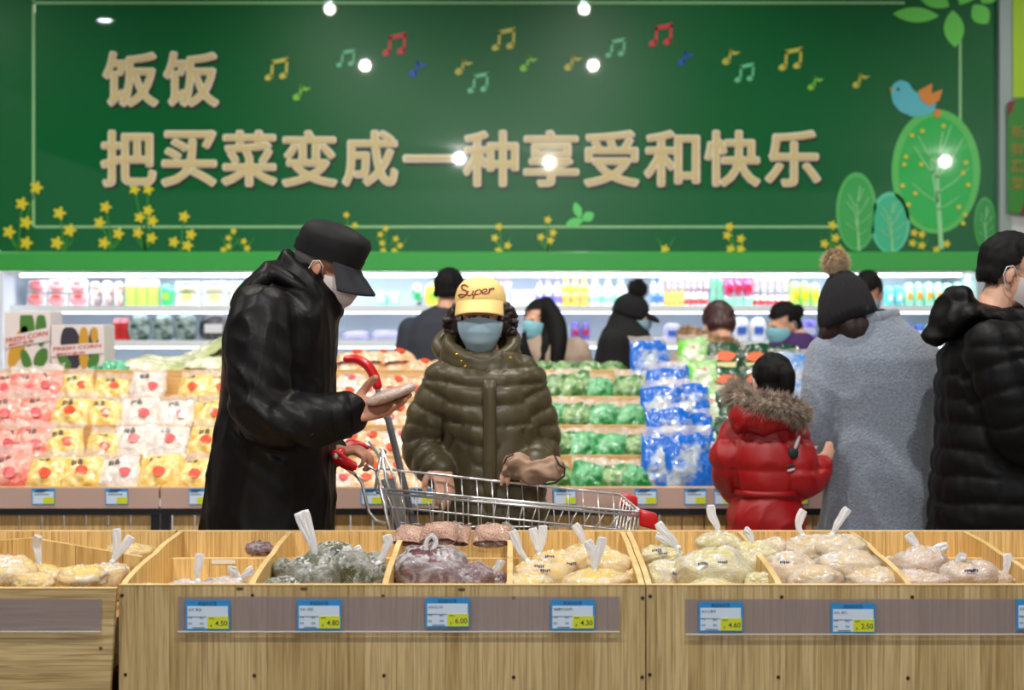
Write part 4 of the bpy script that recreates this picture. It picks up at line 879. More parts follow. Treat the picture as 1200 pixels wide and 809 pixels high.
# bin 1 (white)
TBG('white bags in the first bin', 'white', 'flat white bean bag', 'middle counter first bin', [
    (220, 690, 52, 20, 3.66, (232, 681), [[(231, 670, 0), (233, 660, 0), (234, 649, 0)]], dict(lab='with an upright tail')), (262, 688, 66, 20, 3.68, (281, 680), [[(277, 673, 0), (272, 668, 0), (272, 664, 0)], [(287, 675, 0), (293, 670, 0), (297, 668, 0)]], dict(lab='with a V-shaped tail')),
    (178, 694, 28, 22, 3.60, None, None, dict(lab='small one by the left divider'))])
TBG('dark pack behind the first bin', 'red', 'small dark red bag', 'middle counter rear bin', [(304, 644, 34, 18, 4.03, None, None, dict(lab='seen over the middle panel'))])
# bin 2 (green)
TBG('green bags in the second bin', 'green', 'tied grey-green bean bag', 'second bin', [
    (388, 651, 56, 32, 3.82, (398, 640), None, dict(lab='on top at the back')), (370, 672, 62, 44, 3.68, (371, 655), [[(366, 640, 0), (358, 622, 0), (349, 601, 0)], [(368, 640, 0), (362, 620, 0), (357, 598, 0)]], dict(lab='with tall white tail')),
    (412, 668, 46, 46, 3.74, (404, 672), None, dict(lab='in the middle right')), (430, 664, 50, 34, 3.84, (420, 655), [[(413, 652, 0), (418, 646, 0), (424, 643, 0)]], dict(lab='with short tail at the back right')),
    (436, 676, 36, 34, 3.64, (444, 660), [[(450, 648, 0), (455, 636, 0), (453, 627, 0)]], dict(lab='against the right divider')), (335, 670, 36, 30, 3.78, None, None, dict(lab='back left corner')), (330, 686, 44, 18, 3.58, (345, 683), None, dict(lab='whitish and low at the front left'))])
# bin 3 (red)
TBG('red bean bags in the third bin', 'red', 'tied purple-red bean bag', 'third bin', [
    (506, 667, 94, 50, 3.72, (499, 654), [[(499, 645, 0), (500, 634, 0), (506, 628, 0), (511, 636, 0), (504, 650, 0)]], dict(lab='the big one with a looped tail', loop=True)), (556, 676, 48, 36, 3.68, (548, 684), [[(545, 677, 0), (549, 673, 0), (555, 675, 0), (553, 684, 0)]], dict(lab='smaller one at its right', loop=True)),
    (500, 652, 60, 28, 3.82, (505, 644), None, dict(lab='whitish one behind the big bag')), (584, 684, 32, 26, 3.76, (577, 672), [[(581, 668, 0), (586, 661, 0), (587, 657, 0)]], dict(lab='pale one with a white tail at the right'))])
def flat_bag(px, py, w_, h_, d, m, label, group, rz=0):
    c = P(px, py, d); s = d/FPX; o = empty('flat_grain_bag', (c.x, c.y, c.z), label, 'bag', group)
    th = h_*s*.95; R = Matrix.Translation(c+Vector((0, -.055+.01*math.cos(px*3), .004))) @ Matrix.Rotation(.3*math.sin(px*1.7), 4, 'Z') @ Matrix.Rotation(-1.05, 4, 'X') @ Matrix.Rotation(.12*math.sin(px), 4, 'Y') @ Matrix.Rotation(rz, 4, 'Y')
    a, b = pillow(w_*s*.98, .088, th*.85, int(px) % 50, top=.14, nx=26, nz=20, lump=.005); a.xf(R); b.xf(R)
    a.build('grain', GM[m], o, True); b.build('bag_flap', M_flapm, o, True, fixn=False)
    return o
LG = 'brown bags lying on the middle panel'
flat_bag(480, 636, 44, 24, 4.03, 'brown', 'pinkish-brown flat bag on the counter ledge, left of three', LG); flat_bag(513, 634, 46, 36, 4.00, 'brown', 'pinkish-brown flat bag on the counter ledge, highest of three', LG); flat_bag(536, 636, 30, 22, 4.05, 'brown', 'pinkish-brown flat bag squeezed behind the others', LG); flat_bag(576, 636, 48, 32, 4.03, 'brown', 'pinkish-brown flat bag on the counter ledge beside the third divider', LG)
# bin 4 (yellow)
TBG('yellow bags in the fourth bin', 'yellow', 'tied yellow millet bag', 'fourth bin', [
    (632, 676, 66, 40, 3.74, (618, 658), [[(609, 645, 0), (604, 632, 0), (600, 622, 0)]], dict(lab='with a thin leaning tail at the left', print_=True)), (652, 662, 60, 34, 3.84, (632, 650), [[(629, 640, 0), (626, 628, 0), (624, 619, 0)], [(634, 640, 0), (636, 626, 0), (636, 616, 0)]], dict(lab='with a forked tail at the back', print_=True)),
    (692, 655, 66, 34, 3.86, (686, 640), [[(682, 630, 0), (678, 622, 0), (673, 615, 0)]], dict(lab='at the back with a leaning tail')), (712, 668, 52, 44, 3.76, (700, 655), None, dict(lab='beside the right divider')),
    (697, 682, 80, 30, 3.62, (697, 670), [[(695, 656, 0), (692, 642, 0), (688, 634, 0)], [(700, 655, 0), (704, 640, 0), (706, 630, 0)]], dict(lab='in front with a broad white tail')), (620, 686, 60, 24, 3.58, (622, 676), None, dict(lab='low at the front left')), (742, 682, 26, 28, 3.68, None, None, dict(lab='tiny whitish one in the right corner'))])
# right counter bin 1
TBG('pale yellow bags in the fifth bin', 'pale', 'tied pale yellow bag', 'right counter first bin', [
    (776, 652, 50, 26, 3.86, (795, 642), [[(788, 632, 0), (777, 622, 0), (771, 613, 0)], [(785, 636, 0), (775, 630, 0), (769, 627, 0)]], dict(lab='long tail at back left', print_=True)), (786, 675, 62, 40, 3.74, (790, 660), None, dict(lab='stamped blue at the left', print_=True)),
    (843, 640, 56, 32, 3.88, (842, 625), [[(840, 616, 0), (834, 604, 0), (833, 592, 0)]], dict(lab='upright curled tail on top')), (838, 665, 92, 42, 3.70, (836, 650), None, dict(lab='the largest lying in front', print_=True)),
    (884, 656, 52, 44, 3.84, (878, 640), [[(880, 632, 0), (876, 624, 0), (872, 622, 0)]], dict(lab='leaning on the divider')), (833, 690, 60, 22, 3.60, None, None, dict(lab='yellowish one at the front')), (890, 684, 36, 26, 3.64, (886, 678), None, dict(lab='small one at the front right'))])
TBG('beige bags in the sixth bin', 'beige', 'tied beige oat bag', 'right counter second bin', [
    (950, 645, 60, 36, 3.86, (941, 628), [[(936, 618, 0), (938, 606, 0), (942, 598, 0)]], dict(lab='with upright tail at back')), (985, 645, 70, 36, 3.84, (975, 627), [[(980, 617, 0), (988, 604, 0), (994, 596, 0)]], dict(lab='with a slanting tail on top')),
    (925, 668, 62, 46, 3.74, (922, 645), None, dict(lab='bulging by the left divider', print_=True)), (994, 664, 80, 36, 3.72, (970, 650), None, dict(lab='large one across the middle')), (955, 680, 64, 34, 3.62, (950, 668), None, dict(lab='low in the front centre')),
    (1022, 680, 70, 30, 3.66, (1015, 672), None, dict(lab='white and low at the right')), (903, 650, 40, 44, 3.9, None, None, dict(lab='greenish film at the back left'))])
TBG('pinkish bags in the seventh bin', 'pink', 'tied pinkish grain bag', 'right counter third bin', [
    (1078, 662, 70, 40, 3.80, (1080, 650), [[(1075, 640, 0), (1068, 632, 0), (1064, 626, 0)], [(1092, 646, 0), (1102, 642, 0), (1110, 640, 0)]], dict(lab='with crossed tails at the back')), (1076, 682, 66, 28, 3.66, (1080, 672), None, dict(lab='low at the front left')),
    (1136, 674, 68, 34, 3.68, (1128, 663), [[(1124, 658, 0), (1126, 653, 0), (1130, 656, 0)]], dict(lab='stamped one in the middle', print_=True)), (1162, 682, 56, 28, 3.72, (1176, 676), [[(1179, 668, 0), (1181, 658, 0), (1180, 649, 0)]], dict(lab='with an upright tail at the right')),
    (1040, 672, 30, 40, 3.86, None, None, dict(lab='behind the divider at the left'))])
# ================================================================ PEOPLE
def headM(c, yaw, pitch, roll=0, s=1):
    return Matrix.Translation(Vector(c)) @ Matrix.Rotation(yaw, 4, 'Z') @ Matrix.Rotation(pitch, 4, 'X') @ Matrix.Rotation(roll, 4, 'Y') @ Matrix.Diagonal((s, s, s, 1))
def head_parts(M, neck_to=None):
    """skull, jaw, nose, brows, lips and ears; face towards local -Y"""
    mb = MB(); e = mb.ell
    e((0, .018, .035), (.074, .092, .080)); e((0, -.018, -.030), (.060, .070, .080)); e((0, -.062, -.092), (.028, .026, .022)); e((0, -.03, -.075), (.048, .05, .034))
    e((0, -.088, .028), (.045, .014, .010)); e((0, -.098, .005), (.010, .014, .022)); e((0, -.106, -.018), (.013, .016, .011)); e((-.012, -.098, -.02), (.008, .009, .007)); e((.012, -.098, -.02), (.008, .009, .007))
    e((0, -.090, -.050), (.024, .012, .006)); e((0, -.088, -.060), (.022, .012, .007))
    for q in (-1, 1):
        e((q*.040, -.068, -.012), (.022, .022, .018)); e((q*.076, .012, -.008), (.008, .019, .031), Matrix.Rotation(q*.35, 3, 'Z')); e((q*.074, .006, -.030), (.007, .010, .012)); e((q*.033, -.078, .012), (.017, .012, .010))
    mb.tube([(0, .02, -.05), (0, .035, -.12)], [.052, .056], 16)
    mb.xf(M)
    if neck_to is not None: mb.limb([M @ Vector((0, .03, -.08)), neck_to], [.054, .062])
    return mb
def eyes(M, par):
    for q in (-1, 1):
        m = MB(); m.ell((q*.032, -.080, .010), (.0125, .0115, .0095), nu=14, nv=10); m.xf(M); e = m.build('eye', M_eye, par, True)
        m = MB(); m.ell((q*.032, -.089, .010), (.0058, .004, .0062), nu=12, nv=8); m.xf(M); m.build('pupil', M_pupil, e, True)
def mask(M, par, m=None, s=1.0, loops=True, lowfold=0):
    m = m or M_maskb; mb = MB(); nu, nv = 26, 18; vs = []
    for k, off in ((0, .0), (1, .0025)):
        for i in range(nv+1):
            v = i/nv
            for j in range(nu+1):
                a = math.radians(-82+164*j/nu)
                z = .006-.122*v+(.012*math.cos(a)**2*(1-v))-.010*v*math.cos(a)*0
                ky = [(0, .110), (.2, .122), (.5, .117), (.75, .104), (1, .074)]
                for (v0, r0), (v1, r1) in zip(ky[:-1], ky[1:]):
                    if v0 <= v <= v1: R = r0+(r1-r0)*(v-v0)/(v1-v0)
                side = .073-.022*v**2
                zz = z+(abs(math.sin(a))**2.2)*((v-.42)*(.048 if v > .42 else .045))
                pl = .0016*math.sin(v*math.pi*7)*math.cos(a)
                x = (side+.004)*math.sin(a)/math.sin(math.radians(82)); y = -.004-(R-.0)*max(0, math.cos(a))**.85+off-pl
                vs.append((x*1.02, y, zz))
    n = (nu+1)*(nv+1); fs = []
    for i in range(nv):
        for j in range(nu):
            a = i*(nu+1)+j; fs.append((a, a+1, a+nu+2, a+nu+1)); fs.append((a+n, a+n+nu+1, a+n+nu+2, a+n+1))
    mb.add(vs, fs); mb.xf(M); o = mb.build('face_mask', m, par, True, fixn=False)
    if loops:
        for q in (-1, 1):
            t = MB(); t.tube([(q*.073, -.012, -.012), (q*.078, -.006, .008), (q*.086, .008, .020), (q*.088, .026, .012), (q*.087, .030, -.014), (q*.080, .016, -.048), (q*.070, -.008, -.066)], .0019, 6); t.xf(M); t.build('ear_loop', M_mask, o, True)
    return o
def hand_parts(mb, wrist, fwd, palm, side, s=1.0, curl=(.5, .5, .55, .6), thumb=.5, spread=.06, tc=None):
    """fwd: towards fingers, palm: the way the palm faces, side: +1/-1 which side the thumb leaves on"""
    w_ = Vector(wrist); f = Vector(fwd).normalized(); p = Vector(palm); p = (p-f*p.dot(f)).normalized(); sd = f.cross(p)*side
    s *= 1.0
    R = Matrix((sd, f, p)).transposed()
    mb.ell(w_+f*.045*s+p*.0, (.038*s, .050*s, .014*s), R, e=.8); mb.ell(w_+f*.02*s, (.029*s, .035*s, .017*s), R)
    mb.ell(w_+f*.035*s+sd*.024*s+p*.008*s, (.014*s, .030*s, .013*s), R)
    L = [(.026, .040, .025, .020), (.009, .045, .028, .022), (-.009, .041, .026, .021), (-.026, .032, .020, .018)]
    for i, (x, a, b, c) in enumerate(L):
        root = w_+f*(.078 if i in (1, 2) else .072)*s+sd*x*s; cu = curl[i]; pts = [root-f*.015*s, root]; ang = cu*.7
        base = (f+sd*(x*spread*18)).normalized(); q = root
        for ln, inc in ((a, 0), (b, cu*1.0), (c, cu*.8)):
            ang += inc; d = base*math.cos(ang)+p*math.sin(ang); q = q+d*ln*s; pts.append(q)
        r = (.0088 if i < 3 else .0076)*s
        mb.limb(pts, [r*1.1, r*1.08, r, r*.93, r*.82], 10)
    tb = w_+f*.022*s+sd*.026*s+p*.006*s; d1 = (sd*.75+f*.62+p*thumb*.5).normalized(); d2 = (sd*.25+f*.8+p*thumb).normalized(); d3 = (sd*-.1+f*.85+p*thumb).normalized()
    mb.limb([tb, tb+d1*.036*s, tb+d1*.036*s+d2*.030*s, tb+d1*.036*s+d2*.030*s+d3*.022*s], [.014*s, .0115*s, .0105*s, .009*s], 10)
def body(par, mb, voxel, m=M_skin, it=3, name='body'):
    co, fs, no = fuse(mb, voxel, it); return mkobj(name, co, fs, m, par, True)
def pr(y, xl, xr, d, ry):       # torso ring from the outline in the photo
    a, b = P(xl, y, d), P(xr, y, d); return ((a.x+b.x)/2, d, a.z, (b.x-a.x)/2, ry)
def puff(co, no, arms, pitch, amp, z0=0, arm_r=.11, warp=.01, pw=.45, seed=1):
    """quilted channels: bulges between seams along the trunk and along the sleeves"""
    u = (co[:, 2]-z0+warp*wav(co, 3, seed)+.02*np.cos(co[:, 0]*6))/pitch; isarm = np.zeros(len(co), bool)
    for path in arms:
        dist, arc = seg_dist(co, path); k = (dist < arm_r) & (arc > .03); u = np.where(k & ~isarm, arc/pitch+.3, u); isarm |= k
    h = np.abs(np.sin(np.pi*u))**pw
    h2 = h*(1+.22*wav(co, 9, seed+2))+.20*wav(co, 16, seed+3, aniso=(1.2, 1.2, .5))*h+.28*wav(co, 26, seed+4, aniso=(1.3, 1.3, .35))*(1-h)
    return co+no*(amp*(h2-.7))[:, None]
def wrinkle(co, no, amp, freq, seed, aniso=(1, 1, 1)):
    return co+no*(amp*folds(co, freq, seed, aniso)+amp*.5*wav(co, freq*2.2, seed+1, aniso=aniso))[:, None]
def legs(mb, x, d, hip, dx, r=.085, yaw=0):
    c, s = math.cos(yaw), math.sin(yaw)
    for q in (-1, 1):
        ox, oy = q*dx*c, q*dx*s
        mb.limb([(x+ox, d+oy, hip), (x+ox, d+oy, hip*.52), (x+ox*1.05, d+oy, .10)], [r, r*.72, r*.55])
def shoes(x, d, dx, yaw, m, par, s=1):
    c, sn = math.cos(yaw), math.sin(yaw)
    for q in (-1, 1):
        mb = MB(); mb.ell((0, -.055*s, .045), (.046*s, .135*s, .045), e=.85, nu=18); mb.ell((0, .01, .085), (.045*s, .06*s, .05)); mb.v = [(a, b, max(z, .0)) for a, b, z in mb.v]
        mb.xf(Matrix.Translation((x+q*dx*c, d+q*dx*sn, 0)) @ Matrix.Rotation(yaw, 4, 'Z')); mb.build('shoe', m, par, True)
M_jk = mat('black_nylon', srgb(11, 8, 10), .46, bump=.6, bscale=9, dist=.010, spec=.22, bdetail=5, stretch=(1, 1, .6))
M_trs = mat('black_trousers', srgb(12, 12, 14), .8, spec=.2)
M_shoe = mat('shoe_black', srgb(24, 24, 26), .4)
M_cap = mat('black_cap_cloth', srgb(14, 13, 16), .65, spec=.3, bump=.3, bscale=300)
HB = .9
# ---------------------------------------------------------------- man in black jacket, side on
dm = 4.5
man = empty('person', (P(318, 600, dm).x, dm, 0), 'person in black jacket, black cap and white mask holding a small bag', 'person')
HM = headM(P(383, 315, dm), math.radians(82), math.radians(24), 0, .97)
cuffN = P(404, 488, 4.27); handN = P(416, 484, 4.27)
mb = head_parts(HM, P(340, 365, dm))
mb.stack([pr(620, 262, 360, dm, .16), pr(480, 280, 370, dm, .17), pr(390, 285, 375, dm, .17), pr(355, 300, 370, dm, .12)], e=1)
armN = [P(306, 372, 4.30), P(304, 440, 4.24), P(312, 490, 4.22), P(360, 492, 4.24), P(404, 487, 4.27)]
armF = [P(312, 375, 4.70), P(330, 450, 4.74), P(345, 510, 4.72), P(385, 530, 4.66)]
mb.limb(armN+[handN], [.05, .05, .045, .042, .034, .03]); mb.limb(armF+[P(398, 532, 4.62)], [.05, .05, .045, .032, .028])
hand_parts(mb, P(407, 482, 4.27), (1, -.02, .06), (-.05, -.72, .8), -1, 1.12, curl=(.30, .28, .34, .42), thumb=.9)
hand_parts(mb, P(394, 530, 4.62), (1, -.25, .12), (.1, .1, -1), 1, .95, curl=(1.0, 1.0, 1.0, 1.0), thumb=.6)
legs(mb, P(318, 600, dm).x, dm, .92, .10, .075, math.radians(90))
body(man, mb, .0045, M_skin2)
eyes(HM, man)
mask(HM, man, M_mask)
# grey stubble hair under the cap
mb = MB(); mb.ell((0, .030, .028), (.078, .088, .074)); mb.xf(HM); co, fs, no = fuse(mb, .006, 2); inv = np.array(HM.inverted()); L = (np.c_[co, np.ones(len(co))] @ inv.T)[:, :3]
keep = lambda f: all((L[i, 1] > .012 and L[i, 2] > -.045) or L[i, 2] > .05 for i in f)
mkobj('hair', co, [f for f in fs if keep(f)], mat('grey_hair', srgb(96, 92, 90), .8, bump=.8, bscale=400), man, True)
# cap
mb = MB()
def capring(z, rx, ry, y0, n=40): return [Vector((rx*math.cos(2*math.pi*j/n), y0+ry*math.sin(2*math.pi*j/n), z)) for j in range(n)]
mb.rings([capring(.030, .088, .108, .012), capring(.045, .090, .110, .012), capring(.070, .093, .113, .012), capring(.094, .094, .114, .012), capring(.104, .092, .112, .012), capring(.118, .084, .104, .014), capring(.132, .066, .084, .018), capring(.141, .040, .052, .020), capring(.144, .005, .005, .020)])
mb.v = [(x, y, z+(.012*(-(y-.01)/.11)*(z > .09))-.02*(y-.01)*(z < .06)*3) for x, y, z in mb.v]
L_cap = np.array(mb.v)[:, 2]; mb.xf(HM); v = np.array(mb.v); v += 0; nr = v-np.array(HM.translation); nr /= np.linalg.norm(nr, axis=1)[:, None]; v = v+nr*(.004*folds(v, 9, 5))[:, None]*(L_cap > .062)[:, None]; capo = mkobj('cap', v, mb.f, M_cap, man, True, fixn=True)
mb = MB(); mb.rings([capring(.028, .0905, .1105, .012), capring(.060, .0945, .1145, .012)], cap=False)
mb.v = [(x, y, z-.02*(y-.01)*3) for x, y, z in mb.v]; mb.xf(HM); mb.build('cap_band', M_cap, capo, True, fixn=False)
mb = MB(); R = []
nu = 24
for k, off in ((0, 0), (1, -.004)):
    for i in range(9):
        t = i/8
        for j in range(nu+1):
            a = math.radians(-68+136*j/nu); r0x, r0y = .090, .108
            x = r0x*math.sin(a); y = .012-r0y*math.cos(a)
            ext = .078*(math.cos(a*.95)**.55 if abs(a) < 1.6 else 0)*t
            R.append((x*(1+.04*t), y-ext, .040-.050*t-1.25*x*x*t+off-.02*abs(math.sin(a))*t))
n = 9*(nu+1); fs = []
for i in range(8):
    for j in range(nu): a = i*(nu+1)+j; fs += [(a, a+1, a+nu+2, a+nu+1), (a+n, a+n+nu+1, a+n+nu+2, a+n+1)]
for j in range(nu): a = 8*(nu+1)+j; fs.append((a, a+1, a+1+n, a+n))
mb.add(R, fs); mb.xf(HM); mb.build('visor', mat('visor_cloth', srgb(18, 20, 32), .55), capo, True)
# jacket
mb = MB()
mb.stack([pr(668, 236, 391, dm, .25), pr(640, 236, 391, dm, .25), pr(600, 239, 391, dm, .245), pr(540, 248, 391, dm, .24), pr(480, 258, 392, dm, .235), pr(430, 263, 393, dm, .235), pr(395, 264, 395, dm, .235), pr(370, 270, 396, dm, .225), pr(352, 284, 396, dm, .18), pr(335, 300, 392, dm, .13), pr(322, 318, 384, dm, .105), pr(308, 334, 368, dm, .085)], n=36)
mb.limb(armN, [.098, .094, .090, .084, .066], 18)
mb.limb(armF, [.10, .09, .08, .055], 18)
# hood lying on the back and standing collar
mb.limb([P(340, 306, 4.50), P(312, 322, 4.50), P(292, 345, 4.50), P(290, 356, 4.50)], [(.055, .04), (.13, .05), (.14, .055), (.10, .04)], 18) if 0 else None
mb.ell(P(312, 340, dm), (.10, .15, .04), Matrix.Rotation(-.70, 3, 'Y'), e=.9)
ring = []
for j in range(20):
    a = 2*math.pi*j/20; q = P(364, 338, dm); ring.append(q+Vector((.082*math.cos(a), .088*math.sin(a), -.075*math.cos(a)+.004)))
mb.tube(ring, (.024), 10, closed=True)
ring = [p+Vector((.006, 0, .028)) for p in ring]; mb.tube(ring, .016, 10, closed=True)
co, fs, no = fuse(mb, .0085, 5)
da, _ = seg_dist(co, armN); 
amp = np.where(co[:, 2] > 1.25, .010, .008)
lo_ = np.clip((1.45-co[:, 2])*4, 0, 1); co = co+no*(amp*lo_*folds(co, 2.2, 4, (1, 1, .4)))[:, None]
co = co+no*(.006*folds(co, 4.5, 9, (1.2, .7, 1.0))*(da < .14)+.0035*folds(co, 7, 19, (1, 1, .8)))[:, None]
# the near sleeve: creases across at the elbow
dd = np.linalg.norm(co-np.array(armN[2]), axis=1); co = co+no*(.008*np.sin((co[:, 0]*.8+co[:, 2])*90)*np.exp(-(dd/.12)**2))[:, None]
jk = mkobj('jacket', co, fs, M_jk, man, True)
hd = MB(); hd.ell(P(306, 337, dm), (.112, .175, .046), Matrix.Rotation(-.72, 3, 'Y'), e=.9); hd.ell(P(292, 352, dm), (.060, .165, .036), Matrix.Rotation(-.45, 3, 'Y')); hd.ell(P(340, 330, dm-.10), (.10, .05, .03), Matrix.Rotation(.55, 3, 'Y'))
co, fs, no = fuse(hd, .008, 5); co = co+no*(.007*folds(co, 3.0, 23, (1, .6, 1)))[:, None]; mkobj('hood', co, fs, M_jk, jk, True)
mb = MB(); c0, c1 = armN[-2], armN[-1]; dr = (c1-c0).normalized()
mb.tube([c1-dr*.045, c1-dr*.02, c1+dr*.012, c1+dr*.012, c1-dr*.01], [.071, .070, .066, .052, .05], 24, cap=False); mb.build('cuff', M_jk, jk, True)
mb = MB(); mb.box((-.007, -.004, -.007), (.007, .004, .007)); mb.xf(Matrix.Translation(c1-dr*.085+Vector((0, -.073, -.03))) @ Matrix.Rotation(.7, 4, 'Y')); mb.build('reflective_tab', mat('reflective', srgb(150, 150, 150), .3), jk)
mb = MB(); legs(mb, P(318, 600, dm).x, dm, .92, .10, .10, math.radians(90)); mb.build('trousers', M_trs, man, True); shoes(P(318, 600, dm).x, dm, .1, math.radians(90), M_shoe, man)
# the small bag in his palm
hb = P(457, 463, 4.245); t = empty('flat_grain_bag', hb, 'small pinkish-brown bag lying on the hand of the person in black cap', 'bag')
mb = MB(); mb.ell((0, 0, 0), (.068, .045, .019), nu=36, nv=18, e=.85); v = np.array(mb.v); v[:, 2] += wav(v, 12, 4)*.003+v[:, 0]*.32; v[:, 0] = np.where(v[:, 0] > .05, v[:, 0]*1.08, v[:, 0]); v += np.array(hb)
mkobj('grain', v, mb.f, grain_mat('grain_rosy', srgb(226, 196, 178), srgb(180, 140, 122), 150), t, True, fixn=True); mkobj('plastic_film', (v-np.array(hb))*1.04+np.array(hb), mb.f, M_film, t, True, fixn=True)

# ---------------------------------------------------------------- woman in the green padded coat, facing us
dw = 5.16
wom = empty('person', (P(572, 600, dw).x, dw, 0), 'person in olive green padded coat, yellow cap and blue mask facing the camera', 'person')
HW = headM(P(563, 372, dw), math.radians(-2), math.radians(9), 0, 1.0)
M_olive = mat('olive_nylon', srgb(74, 66, 44), .42, bump=.4, bscale=24, dist=.004, spec=.4)
mb = head_parts(HW, P(567, 425, dw+.04))
mb.stack([pr(620, 530, 625, dw, .12), pr(500, 535, 615, dw, .12), pr(440, 528, 612, dw, .10)], e=1)
wa1 = [P(527, 447, dw), P(503, 500, dw+.02), P(499, 528, dw), P(515, 553, dw-.12)]
wa2 = [P(609, 446, dw), P(626, 500, dw+.02), P(630, 530, dw), P(622, 548, dw-.14)]
mb.limb(wa1, [.045, .042, .036, .028]); mb.limb(wa2, [.045, .042, .036, .028])
hand_parts(mb, P(515, 545, dw-.14), (.22, -.65, -.62), (-.1, .4, -.9), -1, 1.0, curl=(.55, .5, .55, .6), thumb=.5, spread=.1)
hand_parts(mb, P(624, 546, dw-.15), (-.75, -.6, .05), (0, .2, -1), 1, .95, curl=(.6, .6, .7, .8), thumb=.5)
legs(mb, P(574, 600, dw).x, dw, .88, .085, .07)
body(wom, mb, .0045, M_skin); eyes(HW, wom); mask(HW, wom, mat('mask_grey_blue', srgb(160, 190, 206), .8, bump=.2, bscale=300))
mb = MB()
mb.stack([pr(720, 508, 646, dw, .19), pr(660, 512, 643, dw, .185), pr(600, 514, 641, dw, .18), pr(550, 516, 638, dw, .17), pr(500, 517, 634, dw, .165), pr(460, 514, 630, dw, .15), pr(440, 514, 628, dw, .13), pr(426, 522, 616, dw, .10), pr(412, 530, 606, dw, .09)], n=40)
mb.limb(wa1, [.090, .088, .082, .060], 18); mb.limb(wa2, [.088, .086, .080, .060], 18)
co, fs, no = fuse(mb, .0075, 4)
co = puff(co, no, [wa1, wa2], .066, .0125, arm_r=.125, seed=3)
coat = mkobj('padded_coat', co, fs, M_olive, wom, True)
mb = MB(); zc_ = P(574, 430, dw)
for rr, py, tr, tl in ((.106, 434, .028, .0), (.104, 422, .030, .01), (.102, 408, .028, .03)):
    ring = []
    for j in range(28):
        a = 2*math.pi*j/28; q = P(564, py, dw); ring.append(q+Vector((rr*1.08*math.cos(a), .01+rr*.88*math.sin(a), (tl+.02)*math.sin(a)+.018*abs(math.cos(a)))))
    mb.tube(ring, tr, 12, closed=True)
co, fs, no = fuse(mb, .007, 4); co = wrinkle(co, no, .006, 5, 5, (1, 1, .6)); mkobj('collar', co, fs, M_olive, coat, True)
mb = MB(); f_y = dw-.185
pts = [P(574, y, dw-.165-.012*math.sin((y-430)/200*3)) for y in range(446, 640, 12)]
mb.tube(pts, [(.022, .010)]*len(pts), 10, up=(1, 0, 0)); v = np.array(mb.v); v[:, 1] += .003*wav(v, 12, 2); mkobj('front_placket', v, mb.f, M_olive, coat, True, fixn=True)
mb = MB(); mb.limb([P(521, 415, dw+.05), P(514, 405, dw+.08), P(520, 392, dw+.12)], [.03, .028, .02]); co, fs, no = fuse(mb, .008, 3)
mkobj('hood', co, fs, M_olive, coat, True)
for (px, py) in ((541, 424), (545, 430), (598, 420), (536, 416)):
    mb = MB(); mb.ell(P(px, py, dw-.145), (.006, .004, .006), nu=10, nv=6); mb.build('gold_snap', mat('gold', srgb(220, 180, 70), .25, metal=1), coat, True)
# curly hair
mb = MB(); rr_ = random.Random(4)
for i in range(110):
    q = rr_.choice((-1, 1)); a = rr_.uniform(-.3, 1.2); z = rr_.uniform(-.085, .03); rad = .078+.030*math.sin(min(1, max(0, (.04-z)/.10))*math.pi*.8)
    x = q*rad*math.cos(a*.7)*rr_.uniform(.96, 1.16); y = .02+.085*math.sin(a); mb.ell((x, y, z), [rr_.uniform(.010, .017)]*3, nu=8, nv=6)
mb.ell((-.072, .03, -.02), (.03, .06, .06)); mb.ell((.072, .03, -.02), (.03, .06, .06)); mb.ell((0, .07, .0), (.07, .05, .08))
mb.xf(HW); co, fs, no = fuse(mb, .0045, 2); co = co+no*(.004*wav(co, 35, 3))[:, None]; mkobj('curly_hair', co, fs, mat('dark_curly_hair', srgb(40, 26, 26), .45, bump=.7, bscale=150, dist=.003), wom, True)
# yellow cap
M_yc = mat('yellow_cap_cloth', srgb(240, 206, 132), .75, bump=.25, bscale=350)
mb = MB(); nn = 44; R = []
for i in range(14):
    t = i/13; ph = t*math.pi/2
    R.append([Vector((.090*math.cos(ph)**.62*math.cos(2*math.pi*j/nn), .012+.108*math.cos(ph)**.62*math.sin(2*math.pi*j/nn), .046+.090*math.sin(ph)+.030*max(0, -math.sin(2*math.pi*j/nn))**2*(1-t)**1.3)) for j in range(nn)])
mb.rings(R); mb.xf(HW); yc = mb.build('cap', M_yc, wom, True)
mb = MB(); R = []; nu = 26
for k, off in ((0, 0), (1, -.004)):
    for i in range(9):
        t = i/8
        for j in range(nu+1):
            a = math.radians(-64+128*j/nu); x = .090*math.sin(a); y = .012-.108*math.cos(a)
            ext = .060*t*math.cos(a*.8); cur = .036*(1-math.cos(a))*1.4
            R.append((x*(1+.03*t), y-ext, .078-.034*t-cur*(.62+.30*t)+off))
n = 9*(nu+1); fs = []
for i in range(8):
    for j in range(nu): a = i*(nu+1)+j; fs += [(a, a+1, a+nu+2, a+nu+1), (a+n, a+n+nu+1, a+n+nu+2, a+n+1)]
for j in range(nu): a = 8*(nu+1)+j; fs.append((a, a+1, a+1+n, a+n))
mb.add(R, fs); mb.xf(HW); mb.build('brim', M_yc, yc, True)
